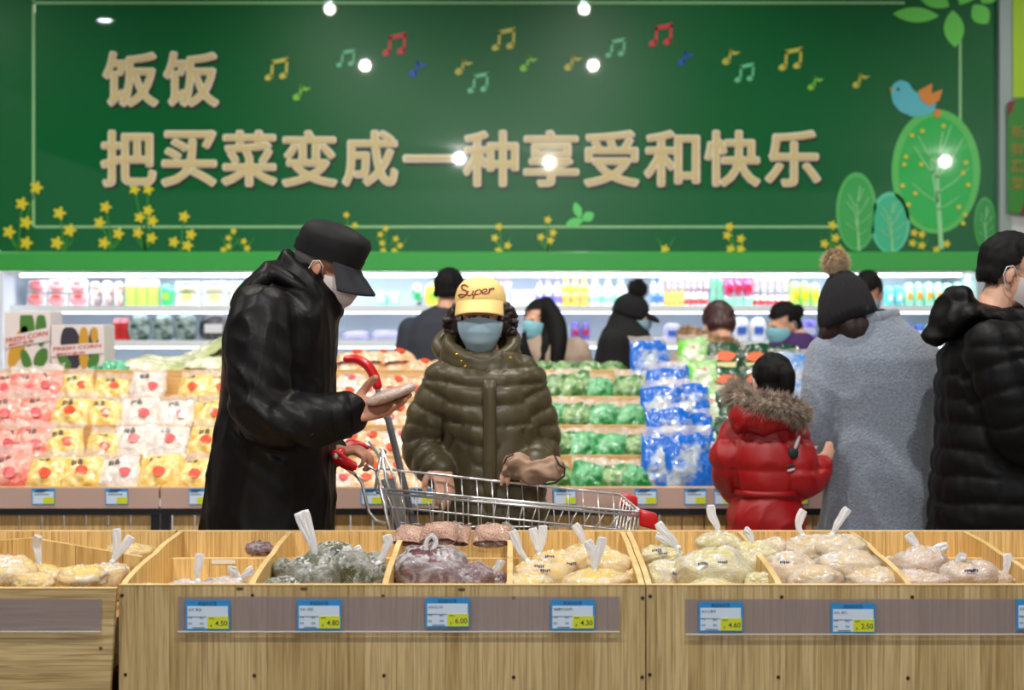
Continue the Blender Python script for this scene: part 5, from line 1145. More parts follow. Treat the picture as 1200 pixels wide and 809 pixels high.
# "Super" in script strokes, wrapped onto the crown
strokes = [[(-.93, .32), (-.98, .62), (-.78, .80), (-.60, .62)], [(-.93, .32), (-.72, .20), (-.66, -.05), (-.78, -.42), (-1.02, -.62), (-1.14, -.42), (-.98, -.25), (-.70, -.28)],
           [(-.56, .18), (-.64, -.22), (-.50, -.34), (-.36, -.16), (-.28, .20)], [(-.28, .20), (-.34, -.18), (-.26, -.32), (-.16, -.2)],
           [(-.14, .22), (-.20, -.1), (-.32, -.72)], [(-.18, .02), (-.02, .26), (.12, .14), (.08, -.14), (-.08, -.24), (-.18, -.10)],
           [(.20, -.06), (.40, .06), (.42, .24), (.28, .28), (.18, .06), (.22, -.18), (.38, -.24), (.52, -.12)], [(.58, .30), (.56, -.02), (.52, -.22)], [(.56, .06), (.66, .26), (.80, .26), (.82, .14)],
           [(.66, .30), (.74, .62)]][:-1]
M_sup = mat('embroidery_red', srgb(130, 42, 40), .7)
for st in strokes:
    pts = []
    for i in range(len(st)-1):
        p0, p1, p2, p3 = [Vector((*st[max(0, min(len(st)-1, q))], 0)) for q in (i-1, i, i+1, i+2)]
        for z in range(5): q = z/5; pts.append(.5*((2*p1)+(p2-p0)*q+(2*p0-5*p1+4*p2-p3)*q*q+(3*p1-p0-3*p2+p3)*q**3))
    pts.append(Vector((*st[-1], 0)))
    W = []
    for p in pts:
        x = p.x*.062; z = .100+p.y*.029+p.x*.003; ph = math.asin(max(0, min(1, (z-.046-.012)/.090))); c = math.cos(ph)**.62; rx, ry = .090*c, .108*c
        y = .012-ry*math.sqrt(max(0, 1-(x/rx)**2)); W.append((x, y-.0015, z))
    mb = MB(); mb.tube(W, [(.0032, .0018)]*len(W), 8, up=(1, 0, 0)); mb.xf(HW); mb.build('lettering', M_sup, yc, True)
M_cuffk = M_olive
for arm in (wa1, wa2):
    c0, c1 = arm[-2], arm[-1]; dr = (c1-c0).normalized(); mb = MB(); mb.tube([c1-dr*.02, c1+dr*.012, c1+dr*.02, c1], [.058, .054, .044, .04], 20, cap=False); mb.build('cuff', M_olive, coat, True)
mb = MB(); legs(mb, P(574, 600, dw).x, dw, .88, .085, .085); mb.build('trousers', M_trs, wom, True); shoes(P(574, 600, dw).x, dw, .09, 0, M_shoe, wom)
# taupe pouch she holds on the rim
M_tp = mat('taupe_quilt', srgb(160, 130, 108), .75, bump=.5, bscale=26, dist=.006)
pc = P(626, 550, 4.84); pou = empty('pouch', pc, 'soft taupe pouch with dark piping held on the cart rim', 'pouch')
mb = MB(); mb.limb([P(600, 549, 4.86), P(615, 552, 4.84), P(636, 552, 4.82), P(652, 548, 4.82)], [.034, .040, .042, .036], 18); mb.ell(P(606, 542, 4.85), (.045, .05, .022)); co, fs, no = fuse(mb, .006, 3)
co = wrinkle(co, no, .010, 8, 12, (1, 1, 1)); mkobj('pouch_body', co, fs, M_tp, pou, True)
mb = MB(); mb.tube([P(650, 534, 4.79), P(655, 545, 4.775), P(662, 549, 4.79), P(661, 558, 4.78), P(651, 566, 4.80), P(640, 568, 4.79)], .0035, 8); mb.tube([P(590, 545, 4.82), P(594, 536, 4.82), P(602, 533, 4.82)], .003, 8); mb.build('piping', mat('dark_piping', srgb(50, 34, 34), .6), pou, True)

# ---------------------------------------------------------------- grey coat, from behind
dg = 5.55
gry = empty('person', (P(1030, 600, dg).x, dg, 0), 'person in long grey wool coat and black bobble hat seen from behind', 'person')
HG = headM(P(988, 372, dg), math.radians(180+32), math.radians(22), 0, 1.0)
mb = head_parts(HG, P(1010, 392, dg)); mb.stack([pr(620, 985, 1075, dg, .12), pr(450, 985, 1075, dg, .13), pr(405, 985, 1065, dg, .09)], e=1)
ga1 = [P(973, 418, dg), P(962, 470, dg-.04), P(953, 510, dg-.04), P(950, 545, dg-.02)]; ga2 = [P(1075, 420, dg), P(1092, 470, dg+.06), P(1080, 510, dg+.22), P(1040, 500, dg+.34)]
mb.limb(ga1, [.045, .04, .035, .028]); mb.limb(ga2, [.045, .04, .035, .028]); hand_parts(mb, P(949, 540, dg-.02), (-.05, -.1, -1), (-.5, .8, 0), 1, .95); hand_parts(mb, P(1040, 500, dg+.34), (-1, .2, 0), (0, 0, 1), 1, .95)
legs(mb, P(1030, 600, dg).x, dg, .88, .09, .07); body(gry, mb, .008, M_skin); eyes(HG, gry); mask(HG, gry)
M_wool = mat('grey_wool', srgb(136, 146, 162), .95, bump=1.0, bscale=120, dist=.005, var=.25, vscale=110, sheen=.3)
mb = MB()
mb.stack([pr(760, 948, 1108, dg, .22), pr(700, 953, 1100, dg, .21), pr(620, 962, 1094, dg, .20), pr(560, 966, 1092, dg, .19), pr(500, 967, 1093, dg, .18), pr(450, 961, 1096, dg, .175), pr(420, 958, 1095, dg, .165), pr(402, 962, 1088, dg, .14), pr(388, 975, 1075, dg, .115), pr(376, 986, 1058, dg, .095), pr(366, 990, 1052, dg, .085)], n=40)
mb.limb(ga1, [.092, .082, .074, .062], 18); mb.limb(ga2, [.088, .075, .07, .06], 18)
co, fs, no = fuse(mb, .010, 5)
cs = co @ np.array([[.8, 0, -.6], [0, 1, 0], [.6, 0, .8]]); co = co+no*(.022*folds(cs, 1.6, 21, (1.3, 1, .4))*np.clip((1.35-co[:, 2])*2, .1, 1))[:, None]
ct = mkobj('wool_coat', co, fs, M_wool, gry, True)
ring = []
for j in range(24):
    a = 2*math.pi*j/24; q = P(1020, 377, dg); ring.append(q+Vector((.098*math.cos(a), .082*math.sin(a), .012*math.cos(a))))
mb = MB(); mb.tube(ring, [(.040, .016)]*24, 10, closed=True, up=(0, 0, 1)); co, fs, no = fuse(mb, .008, 2); mkobj('collar', co, fs, M_wool, ct, True)
# knitted hat and bobble
M_knit = mat('black_knit', srgb(18, 18, 24), .95, bump=1, bscale=60, stretch=(1, 1, .3), dist=.004)
mb = MB(); R = []
for (z, r, f_) in ((-.045, .098, 1.1), (-.02, .104, 1.1), (.01, .104, 1.1), (.04, .099, 1.1), (.08, .088, 1.1), (.115, .070, 1.08), (.145, .045, 1.05), (.165, .018, 1), (.168, .002, 1)):
    R.append([Vector((r*(1+.018*math.cos(30*q))*math.cos(q), .02+r*f_*(1+.018*math.cos(30*q))*math.sin(q)+(.035*max(0, z)/.16), z)) for q in [2*math.pi*j/120 for j in range(120)]])
mb.rings(R); mb.xf(HG @ Matrix.Rotation(.12, 4, 'X')); hat = mb.build('knit_hat', M_knit, gry, True)
def furball(c, r, m, par, name, seed=3, n=900, ln=.02, flat=1):
    mb = MB(); mb.ell(c, (r, r, r*flat), nu=16, nv=10); R_ = random.Random(seed)
    for i in range(n):
        d = Vector((R_.gauss(0, 1), R_.gauss(0, 1), R_.gauss(0, 1))).normalized(); p = Vector(c)+Vector((d.x*r, d.y*r, d.z*r*flat)); q = p+d*ln*R_.uniform(.5, 1.3)+Vector((R_.uniform(-1, 1), R_.uniform(-1, 1), R_.uniform(-1, .6)))*ln*.4
        u = basis(d)[0]*.0016; w2 = basis(d)[1]*.0016; mb.add([p-u, p+u, p+w2, q], [(0, 1, 3), (1, 2, 3), (2, 0, 3)])
    return mb.build(name, m, par, False, fixn=False)
def furtube(pts, r, m, par, name, seed=3, n=3000, ln=.028):
    pts = [Vector(p) for p in pts]; mb = MB(); mb.limb(pts, [r]*len(pts), 12); R_ = random.Random(seed); core = list(mb.v)
    for i in range(n):
        k = R_.uniform(0, len(pts)-1.001); a = pts[int(k)].lerp(pts[int(k)+1], k-int(k)); ax = (pts[int(k)+1]-pts[int(k)]).normalized(); u, v, _ = basis(ax); t = R_.uniform(0, 6.283)
        d = u*math.cos(t)+v*math.sin(t)+ax*R_.uniform(-.3, .3); p = a+d*r*.95; q = p+d*ln*R_.uniform(.5, 1.3)+Vector((R_.uniform(-1, 1), R_.uniform(-1, 1), R_.uniform(-1, .5)))*ln*.5
        e1 = ax*.0018; e2 = d.cross(ax)*.0018; mb.add([p-e1, p+e1, p+e2, q], [(0, 1, 3), (1, 2, 3), (2, 0, 3)])
    return mb.build(name, m, par, False, fixn=False)
M_furb = mat('fur_beige', srgb(196, 170, 138), .95, var=.45, vscale=60); M_furg = mat('fur_grey_brown', srgb(182, 164, 148), .95, var=.6, vscale=40); M_furc = mat('fur_camel', srgb(190, 156, 120), .95, var=.35, vscale=40)
furball(P(979, 308, dg+.02), .045, M_furb, hat, 'bobble', 5, 1600, .016)
mb = MB()
mb.ell((0, .05, -.05), (.075, .055, .09)); mb.xf(HG); mb.limb([P(985, 375, dg-.05), P(973, 392, dg-.02), P(962, 405, dg+.05)], [.04, .045, .02]); mb.limb([P(1000, 372, dg-.08), P(1030, 367, dg-.02), P(1044, 370, dg+.05)], [.02, .018, .008])
co, fs, no = fuse(mb, .007, 3); mkobj('long_hair', co+no*(.003*wav(co, 20, 6, aniso=(2, 2, .3)))[:, None], fs, M_hairb, gry, True)
mb = MB(); legs(mb, P(1030, 600, dg).x, dg, .88, .09, .085); mb.build('trousers', M_trs, gry, True); shoes(P(1030, 600, dg).x, dg, .09, math.pi, M_shoe, gry)

# ---------------------------------------------------------------- girl in red, from behind
dr_ = 5.35
girl = empty('person', (P(898, 600, dr_).x, dr_, 0), 'child in red padded jacket with fur-trimmed hood seen from behind', 'person')
HR = headM(P(904, 448, dr_), math.radians(180+12), math.radians(8), 0, .88)
M_redj = mat('red_nylon', srgb(160, 8, 16), .48, bump=.3, bscale=18, dist=.006)
mb = head_parts(HR, P(900, 490, dr_)); mb.stack([pr(620, 870, 925, dr_, .09), pr(520, 868, 925, dr_, .09), pr(492, 878, 918, dr_, .07)], e=1)
ra1 = [P(862, 508, dr_), P(852, 540, dr_-.02), P(860, 572, dr_+.08), P(880, 580, dr_+.16)]; ra2 = [P(928, 508, dr_), P(935, 545, dr_-.05), P(940, 566, dr_-.04), P(962, 548, dr_+.0)]
mb.limb(ra1, [.035, .03, .028, .02]); mb.limb(ra2, [.035, .03, .028, .02]); hand_parts(mb, P(883, 580, dr_+.17), (1, .2, 0), (0, 1, 0), 1, .75); hand_parts(mb, P(961, 548, dr_+.01), (.5, .1, .8), (0, 1, 0), 1, .72)
legs(mb, P(898, 600, dr_).x, dr_, .60, .06, .05); body(girl, mb, .007, M_skin); eyes(HR, girl); mask(HR, girl)
mb = MB()
mb.stack([pr(672, 848, 950, dr_, .14), pr(640, 850, 947, dr_, .14), pr(605, 854, 942, dr_, .135), pr(584, 860, 936, dr_, .12), pr(576, 863, 933, dr_, .112), pr(566, 860, 936, dr_, .12), pr(540, 853, 940, dr_, .13), pr(515, 854, 938, dr_, .12), pr(500, 862, 930, dr_, .10), pr(488, 874, 918, dr_, .08)], n=36)
mb.limb(ra1, [.060, .062, .056, .040], 18); mb.limb(ra2, [.062, .070, .066, .046], 18)
co, fs, no = fuse(mb, .0075, 4)
seam = np.abs(np.sin((co[:, 2]-.93)/.105*math.pi))**.5; co = co+no*(.012*(seam-.7)+.006*folds(co, 4.5, 31, (1.3, 1.3, .8)))[:, None]
rj = mkobj('red_jacket', co, fs, M_redj, girl, True)
mb = MB(); mb.ell(P(893, 488, dr_-.115), (.118, .06, .068)); mb.ell(P(898, 474, dr_-.07), (.11, .07, .05)); mb.ell(P(873, 490, dr_-.10), (.06, .06, .055)); co, fs, no = fuse(mb, .007, 3); co = wrinkle(co, no, .008, 5, 14); mkobj('hood', co, fs, M_redj, rj, True)
furtube([P(858, 456, dr_-.03), P(866, 466, dr_-.10), P(886, 473, dr_-.15), P(910, 474, dr_-.17), P(932, 480, dr_-.15), P(940, 492, dr_-.08)], .026, M_furg, rj, 'fur_trim', 3, 3800, .030)
furtube([P(862, 462, dr_-.02), P(870, 456, dr_+.02)], .034, M_furg, rj, 'fur_trim', 8, 900, .03)
mb = MB(); mb.ell((0, .02, .03), (.083, .102, .09)); mb.ell((0, .05, -.03), (.07, .055, .06)); mb.xf(HR)
mb.limb([HR @ Vector((-.01, .11, .05)), HR @ Vector((-.012, .135, .02)), HR @ Vector((-.012, .125, -.05)), HR @ Vector((-.01, .11, -.10))], [.02, .03, .026, .010])
co, fs, no = fuse(mb, .006, 3); L = (np.c_[co, np.ones(len(co))] @ np.array(HR.inverted()).T)[:, :3]
keep = lambda f: all(L[i, 1] > -.045 or L[i, 2] > .055 for i in f)
mkobj('ponytail_hair', co+no*(.0035*wav(co, 18, 8, aniso=(2, 2, .4)))[:, None], [f for f in fs if keep(f)], M_hair, girl, True)
for (px, py, w_, h_, m, rz) in ((929, 531, .040, .038, mat('patch_black', srgb(24, 30, 32), .5), .3), (925, 546, .034, .010, _mats['patch_black'], -.3), (927, 551, .030, .008, mat('patch_white', srgb(200, 200, 205), .5), -.3), (934, 519, .012, .055, _mats['patch_white'], .35)):
    mb = MB(); mb.ell((0, 0, 0), (w_/2, .008, h_/2), nu=16, nv=8, e=.7); mb.xf(Matrix.Translation(P(px, py, dr_-.118)) @ Matrix.Rotation(rz, 4, 'Y')); mb.build('sleeve_patch', m, rj, True)
mb = MB(); st = [pr(579, 859, 937, dr_, .122), pr(572, 859, 937, dr_, .122)]; mb.stack(st, n=36); mb.build('belt', M_redj, rj, True)
mb = MB(); legs(mb, P(898, 600, dr_).x, dr_, .60, .06, .062); mb.build('trousers', M_trs, girl, True); shoes(P(898, 600, dr_).x, dr_, .06, math.pi, M_shoe, girl, .8)

# ---------------------------------------------------------------- black padded jacket at the right, side on
db = 5.0
blk = empty('person', (P(1176, 600, db).x, db, 0), 'person in black padded jacket with short black hair at the right edge', 'person')
HK = headM(P(1188, 320, db), math.radians(72), math.radians(14), 0, 1.0)
mb = head_parts(HK, P(1160, 375, db)); mb.stack([pr(620, 1120, 1220, db, .15), pr(450, 1120, 1210, db, .16), pr(395, 1130, 1195, db, .10)], e=1)
ka1 = [P(1165, 410, db-.20), P(1185, 470, db-.24), P(1200, 520, db-.22), P(1255, 530, db-.18)]; ka2 = [P(1160, 405, db+.2), P(1180, 470, db+.24), P(1200, 520, db+.22), P(1255, 530, db+.18)]
mb.limb(ka1, [.05, .045, .04, .03]); mb.limb(ka2, [.05, .045, .04, .03]); hand_parts(mb, P(1256, 530, db-.18), (1, 0, 0), (0, .5, -1), 1); hand_parts(mb, P(1256, 530, db+.18), (1, 0, 0), (0, -.5, -1), -1)
legs(mb, P(1176, 600, db).x, db, .9, .1, .07, math.radians(90)); body(blk, mb, .006, M_skin); eyes(HK, blk); mask(HK, blk, M_mask)
M_blk = mat('black_quilted_nylon', srgb(6, 6, 9), .55, spec=.2, bump=.25, bscale=20, dist=.004)
mb = MB()
mb.stack([pr(690, 1088, 1266, db, .24), pr(620, 1090, 1262, db, .235), pr(560, 1094, 1256, db, .23), pr(500, 1100, 1250, db, .225), pr(450, 1100, 1242, db, .22), pr(415, 1104, 1235, db, .205), pr(395, 1116, 1222, db, .17), pr(378, 1132, 1206, db, .13), pr(362, 1142, 1196, db, .10)], n=40)
mb.limb(ka1, [.10, .092, .085, .062], 18); mb.limb(ka2, [.10, .092, .085, .062], 18)
co, fs, no = fuse(mb, .009, 4); co = puff(co, no, [ka1, ka2], .085, .012, arm_r=.135, seed=8); bj = mkobj('padded_jacket', co, fs, M_blk, blk, True)
mb = MB(); mb.limb([P(1122, 352, db), P(1108, 380, db), P(1098, 393, db)], [.055, .062, .045]); mb.ell(P(1122, 370, db), (.085, .17, .055), Matrix.Rotation(-.5, 3, 'Y')); mb.ell(P(1145, 372, db), (.085, .15, .05)); mb.ell(P(1124, 347, db), (.045, .11, .045)); mb.ell(P(1160, 376, db), (.09, .13, .038), Matrix.Rotation(.35, 3, 'Y'))
co, fs, no = fuse(mb, .009, 5); co = wrinkle(co, no, .010, 3.5, 8, (1, 1, 1)); mkobj('hood', co, fs, M_blk, bj, True)
def short_hair(M, par, m, low=-.06, fy=-.03, top=.015, side=.085, name='hair', vox=.006, mess=.003, wide=1.0):
    mb = MB(); mb.ell((0, .022, .034), (side*wide, .107, .092+top)); mb.ell((0, .05, -.015), (side*.92*wide, .07, .07)); mb.xf(M); co, fs, no = fuse(mb, vox, 2)
    L = (np.c_[co, np.ones(len(co))] @ np.array(M.inverted()).T)[:, :3]; n1 = .012*wav(L, 9, 3)
    ok = ((L[:, 1] > fy+n1+.05*np.clip((.03-L[:, 2])/.06, 0, 1)) & (L[:, 2] > low+n1*.6)) | (L[:, 2] > .058+n1*.6)
    co = co+no*(mess*wav(co, 22, 5, aniso=(1.6, 1.6, .5)))[:, None]
    return mkobj(name, co, [f for f in fs if all(ok[i] for i in f)], m, par, True)
short_hair(HK, blk, M_hair, low=-.055, fy=-.015, top=.012)
mb = MB()
for q in (-1, 1): mb.tube([(q*.080, .008, .014), (q*.076, -.05, .018), (q*.062, -.098, .016)], .0016, 6)
mb.tube([(-.062, -.098, .016), (-.010, -.112, .014), (.010, -.112, .014), (.062, -.098, .016)], .0016, 6)
for q in (-1, 1): mb.tube([(q*.034+.024*math.cos(a), -.104, .004+.017*math.sin(a)) for a in [2*math.pi*j/16 for j in range(16)]], .0014, 6, closed=True)
mb.xf(HK); mb.build('glasses', mat('silver_wire', srgb(170, 175, 180), .25, metal=1), blk, True)
mb = MB(); legs(mb, P(1176, 600, db).x, db, .9, .1, .09, math.radians(90)); mb.build('trousers', M_trs, blk, True); shoes(P(1176, 600, db).x, db, .1, math.radians(90), M_shoe, blk)

# ---------------------------------------------------------------- people between the shelf and the chiller
def far_person(label, px, d, H, rings, arms, m, yaw, skin=M_skin, voxel=.012, foldamp=.008, seed=2, hip=.85, garment='jacket', sleeve=.062):
    t = empty('person', (P(px, 500, d).x, d, 0), label, 'person')
    R = [pr(a, b, c, d, e) for a, b, c, e in rings]; top = R[-1]
    mb = head_parts(H, Vector((top[0], d, top[2]-.03))); mb.stack([(x, y, z, rx*.7, ry*.7) for x, y, z, rx, ry in R], e=1); hands = []
    for A in arms:
        mb.limb(A, [.042]*(len(A)-1)+[.028]); f = (A[-1]-A[-2]).normalized(); hand_parts(mb, A[-1]+f*.01, f, (0, .3, -1), 1, .95)
    legs(mb, P(px, 500, d).x, d, hip, .085, .07, yaw); body(t, mb, .008, skin)
    eyes(H, t)
    mb = MB(); mb.stack(R, n=32)
    for A in arms: mb.limb(A, [sleeve*1.3, sleeve*1.2]+[sleeve]*(len(A)-2) if len(A) > 2 else [sleeve]*2, 14)
    co, fs, no = fuse(mb, voxel, 4); co = co+no*(foldamp*folds(co, 2.5, seed, (1, 1, .6)))[:, None]; g = mkobj(garment, co, fs, m, t, True)
    mb = MB(); legs(mb, P(px, 500, d).x, d, hip, .085, .088, yaw); mb.build('trousers', M_trs, t, True); shoes(P(px, 500, d).x, d, .085, yaw, M_shoe, t)
    return t, g
d = 8.3
H6 = headM(P(528, 342, d), math.radians(150), math.radians(10), 0, .95)
t, g = far_person('person in dark navy jacket with short black hair behind the woman in yellow cap', 508, d, H6, [(640, 480, 545, .14), (520, 474, 548, .16), (440, 472, 548, .16), (400, 474, 546, .15), (378, 482, 540, .13), (366, 494, 534, .10), (358, 512, 534, .07)], [[P(482, 388, d), P(478, 425, d), P(495, 450, d+.2)], [P(538, 388, d), P(545, 425, d), P(530, 450, d+.2)]], mat('navy_cloth', srgb(44, 48, 60), .8), math.pi)
short_hair(H6, t, M_hair, low=-.05); mask(H6, t)
H7 = headM(P(631, 376, d), math.radians(-38), math.radians(8), 0, .95)
M_bei = mat('beige_coat', srgb(176, 156, 140), .9)
t, g = far_person('person with long straight black hair and blue mask in beige coat', 642, d, H7, [(640, 605, 680, .14), (500, 605, 684, .16), (440, 604, 686, .16), (415, 606, 682, .15), (402, 614, 672, .12), (392, 624, 658, .08)], [[P(613, 412, d), P(606, 440, d), P(620, 470, d-.2)], [P(674, 412, d), P(682, 440, d), P(666, 470, d-.2)]], M_bei, 0)
mask(H7, t, mat("mask_light_blue", srgb(140, 205, 222), .7))
mb = MB(); mb.ell((0, .022, .03), (.088, .108, .100)); mb.ell((0, .06, -.05), (.085, .06, .12)); mb.limb([(.075, .0, .05), (.088, -.03, -.06), (.095, -.09, -.17), (.085, -.13, -.27), (.08, -.14, -.36)], [.034, .040, .044, .038, .02]); mb.limb([(-.074, .01, .05), (-.084, -.01, -.06), (-.10, -.04, -.16), (-.115, -.07, -.26)], [.022, .026, .028, .014]); mb.limb([(.03, .06, -.05), (.03, .07, -.18), (.03, .06, -.28)], [.07, .07, .03]); mb.xf(H7); mb.limb([P(640, 356, d-.02), P(652, 378, d-.10), P(655, 400, d-.17), P(652, 428, d-.2)], [.045, .052, .048, .035]); mb.limb([P(617, 366, d-.06), P(611, 385, d-.15), P(612, 405, d-.19), P(622, 428, d-.2)], [.02, .03, .035, .025])
co, fs, no = fuse(mb, .008, 3); L = (np.c_[co, np.ones(len(co))] @ np.array(H7.inverted()).T)[:, :3]
ok = (L[:, 1] > -.035) | (L[:, 2] > .075) | (np.abs(L[:, 0]) > .052) | (L[:, 2] < -.09); mkobj('long_hair', co, [f for f in fs if all(ok[i] for i in f)], M_hair, t, True)
d = 8.45
H8 = headM(P(741, 371, d), math.radians(78), math.radians(18), 0, .95)
t, g = far_person('person in black coat and black peaked bobble hat looking down', 728, d, H8, [(640, 695, 768, .14), (500, 694, 770, .17), (430, 693, 768, .17), (400, 700, 764, .16), (386, 708, 758, .13), (372, 716, 750, .09), (362, 720, 744, .06)], [[P(718, 402, d-.15), P(722, 440, d-.17), P(752, 452, d-.12)], [P(720, 402, d+.15), P(725, 440, d+.17), P(752, 452, d+.12)]], mat('black_cloth', srgb(14, 14, 17), .9), math.radians(90))
mb = MB(); R = []
for (z, r) in ((-.005, .098), (.02, .101), (.05, .099), (.085, .088), (.115, .065), (.135, .035), (.142, .003)): R.append([Vector((r*math.cos(q), .02+r*1.1*math.sin(q), z)) for q in [2*math.pi*j/40 for j in range(40)]])
mb.rings(R); mb.ell((0, -.112, .030), (.066, .055, .018), Matrix.Rotation(.25, 3, 'X')); mb.xf(H8); hat = mb.build('knit_hat', M_knit, t, True); furball(H8 @ Vector((0, .02, .168)), .050, mat('fur_black', srgb(20, 19, 22), .95), hat, 'bobble', 6, 900, .02)
mb = MB(); mb.ell((0, .05, -.03), (.078, .06, .09)); mb.limb([(.0, .07, -.03), (-.02, .08, -.12), (-.02, .06, -.2)], [.06, .05, .02]); mb.xf(H8); co, fs, no = fuse(mb, .009, 3); mkobj('long_hair', co, fs, M_hairb, t, True); mask(H8, t)
d9 = 8.15
H9 = headM(P(842, 382, d9), math.radians(190), math.radians(28), 0, 1.0)
t, g = far_person('person bending over with dark reddish hair and camel fur hood', 828, d9, H9, [(640, 795, 860, .14), (520, 792, 864, .16), (450, 792, 866, .16), (425, 794, 864, .15), (408, 802, 858, .12), (400, 812, 850, .09)], [[P(800, 425, d9), P(795, 450, d9), P(810, 480, d9+.2)], [P(858, 425, d9), P(862, 450, d9), P(850, 480, d9+.2)]], M_bei, math.pi, garment='coat')
short_hair(H9, t, mat('reddish_hair', srgb(62, 30, 30), .38, bump=.4, bscale=60, stretch=(4, 4, .5)), low=-.06, top=.01, wide=1.05)
furtube([P(800, 392, d9-.04), P(814, 394, d9-.12), P(832, 402, d9-.16), P(852, 408, d9-.12), P(860, 408, d9-.02)], .036, M_furc, g, 'fur_hood', 4, 2600, .03)
furtube([P(802, 400, d9-.05), P(826, 410, d9-.12), P(850, 412, d9-.08)], .04, M_furc, g, 'fur_hood', 9, 1500, .03)
d10 = 8.5
H10 = headM(P(918, 381, d10), math.radians(-62), math.radians(16), 0, .95)
t, g = far_person('person in purple jacket with black hair in a bun and blue mask', 935, d10, H10, [(640, 905, 965, .14), (500, 902, 968, .16), (440, 900, 966, .16), (415, 906, 962, .15), (400, 914, 956, .12), (390, 922, 948, .08)], [[P(912, 412, d10), P(906, 440, d10), P(890, 450, d10-.2)], [P(955, 412, d10), P(962, 440, d10), P(950, 460, d10-.2)]], mat('purple_cloth', srgb(62, 30, 92), .8), math.radians(-60))
short_hair(H10, t, M_hair, low=-.05, fy=-.02); mb = MB(); mb.ell((.0, .12, .05), (.045, .045, .045)); mb.xf(H10); mb.build('bun', M_hair, t, True); mask(H10, t, _mats['mask_light_blue'])
d11 = 8.6
H11 = headM(P(1017, 346, d11), math.radians(-25), math.radians(28), 0, 1.0)
t, g = far_person('person mostly hidden behind the grey coat, short black hair and mask', 1022, d11, H11, [(640, 990, 1050, .14), (500, 988, 1054, .16), (420, 986, 1054, .16), (392, 990, 1050, .15), (376, 1000, 1040, .11), (368, 1008, 1032, .07)], [[P(996, 390, d11), P(990, 430, d11), P(1000, 460, d11-.2)], [P(1044, 390, d11), P(1050, 430, d11), P(1040, 460, d11-.2)]], mat('charcoal_cloth', srgb(40, 42, 48), .85), 0)
short_hair(H11, t, M_hair, low=-.04, fy=-.03, top=.015); mask(H11, t)

# ================================================================ SHOPPING CART
cart = empty('shopping_cart', (P(600, 600, 4.7).x, 4.7, 0), 'chrome wire shopping cart with red handle ends and red bumpers', 'cart')
dn, df_ = 4.45, 4.93
def W(name, paths, r=.0028, m=M_chrome, par=cart, n=6):
    for p in paths: mb = MB(); mb.tube(p, r, n); o = mb.build(name, m, par, True)
    return o
def rimn(t): return P(443+(752-443)*t, 573+(601-573)*t, dn)
def rimf(t): return P(443+(727-443)*t, 549+(580-549)*t, df_)
def midn(t): return P(441+(752-441)*t, 577.5+(605-577.5)*t, dn)
def lown(t): return P(452+(735-452)*t, 594+(622-594)*t, dn+.01)
def lowf(t): return P(452+(722-452)*t, 574+(602-574)*t, df_)
W('near_rim', [[rimn(0), rimn(1)], [midn(0), midn(1)]], .0042)
W('far_rim', [[rimf(0), rimf(1)]], .0042)
W('front_rim', [[rimn(1), rimf(1)], [midn(1), rimf(1)-Vector((0, 0, .015))]], .004)
W('near_belly_wire', [[lown(0), lown(1)]], .003); W('far_belly_wire', [[lowf(0), lowf(1)]], .003)
BOT = .55
for i in range(19):
    t = (i+.5)/19; a = rimn(t); b = lown(min(1, t)); dv = (b-a); c = a+dv*1.0; e = Vector((c.x+.012, dn+.05, BOT)); W('near_wire', [[a, b, e]], .0022)
for i in range(16):
    t = (i+.5)/16; a = rimf(t); b = Vector((a.x+.006, df_-.005, a.z-.09)); e = Vector((a.x+.01, df_-.05, BOT)); W('far_wire', [[a, b, e]], .0022)
for k, (z_) in enumerate((.78, .70, .62)):
    W('near_side_wire', [[(rimn(0).x+.05, dn+.02+.01*k, z_), (rimn(1).x-.03-.02*k, dn+.02+.01*k, z_)]], .0026); W('far_side_wire', [[(rimn(0).x+.05, df_-.02-.01*k, z_), (rimn(1).x-.03-.02*k, df_-.02-.01*k, z_)]], .0026)
for i in range(9):
    y = dn+.05+(df_-dn-.1)*i/8; W('floor_wire', [[(rimn(0).x+.06, y, BOT), (rimn(1).x-.06, y, BOT)]], .0024)
for i in range(7):
    f = (i+.5)/7; a = rimn(1).lerp(rimf(1), f); W('front_wire', [[a, (a.x-.06, a.y, BOT)]], .0022)
# red bumpers
for (x0, y0, x1, y1, d_) in ((727, 577, 747, 593, df_), (749, 597, 770, 616, dn)):
    a, b = P(x0, y1, d_), P(x1, y0, d_); mb = MB(); mb.box((a.x, d_-.02, a.z), (b.x, d_+.02, b.z), .007); v = mb.v; mb.v = [(x, y, z-.25*(x-a.x)) for x, y, z in v]; mb.build('bumper', M_red, cart, True)
# rear: gate frame, grey flap, handle arms
W('rear_frame', [[P(441, 553, dn), P(457, 622, dn), P(462, 700, dn)], [P(440, 573, dn), P(443, 552, dn), P(447, 530, dn+.05)], [P(450, 548, df_), P(470, 600, df_), P(476, 700, df_)], [P(447, 530, dn+.04), P(452, 560, dn+.02), P(470, 620, dn+.02)], [P(441, 553, dn), P(447, 545, df_)]], .005)
W('handle_arm', [[P(416, 556, dn), P(424, 565, dn), P(428, 583, dn), P(432, 600, dn), P(440, 610, dn), P(452, 614, dn)], [P(428, 520, df_), P(440, 528, df_), P(452, 548, df_)], [P(404, 548, dn), P(416, 556, dn)]], .0055)
W('child_seat_wire', [[P(432, 518, 4.86), P(446, 535, 4.8), P(452, 530, 4.7), P(446, 526, 4.6)], [P(447, 526, 4.6), P(462, 560, 4.6), P(476, 618, 4.6)], [P(430, 545, 4.5), P(442, 553, 4.5)]], .004)
mb = MB(); a = [P(449, 562, 4.52), P(462, 560, 4.86), P(488, 640, 4.86), P(470, 640, 4.52)]
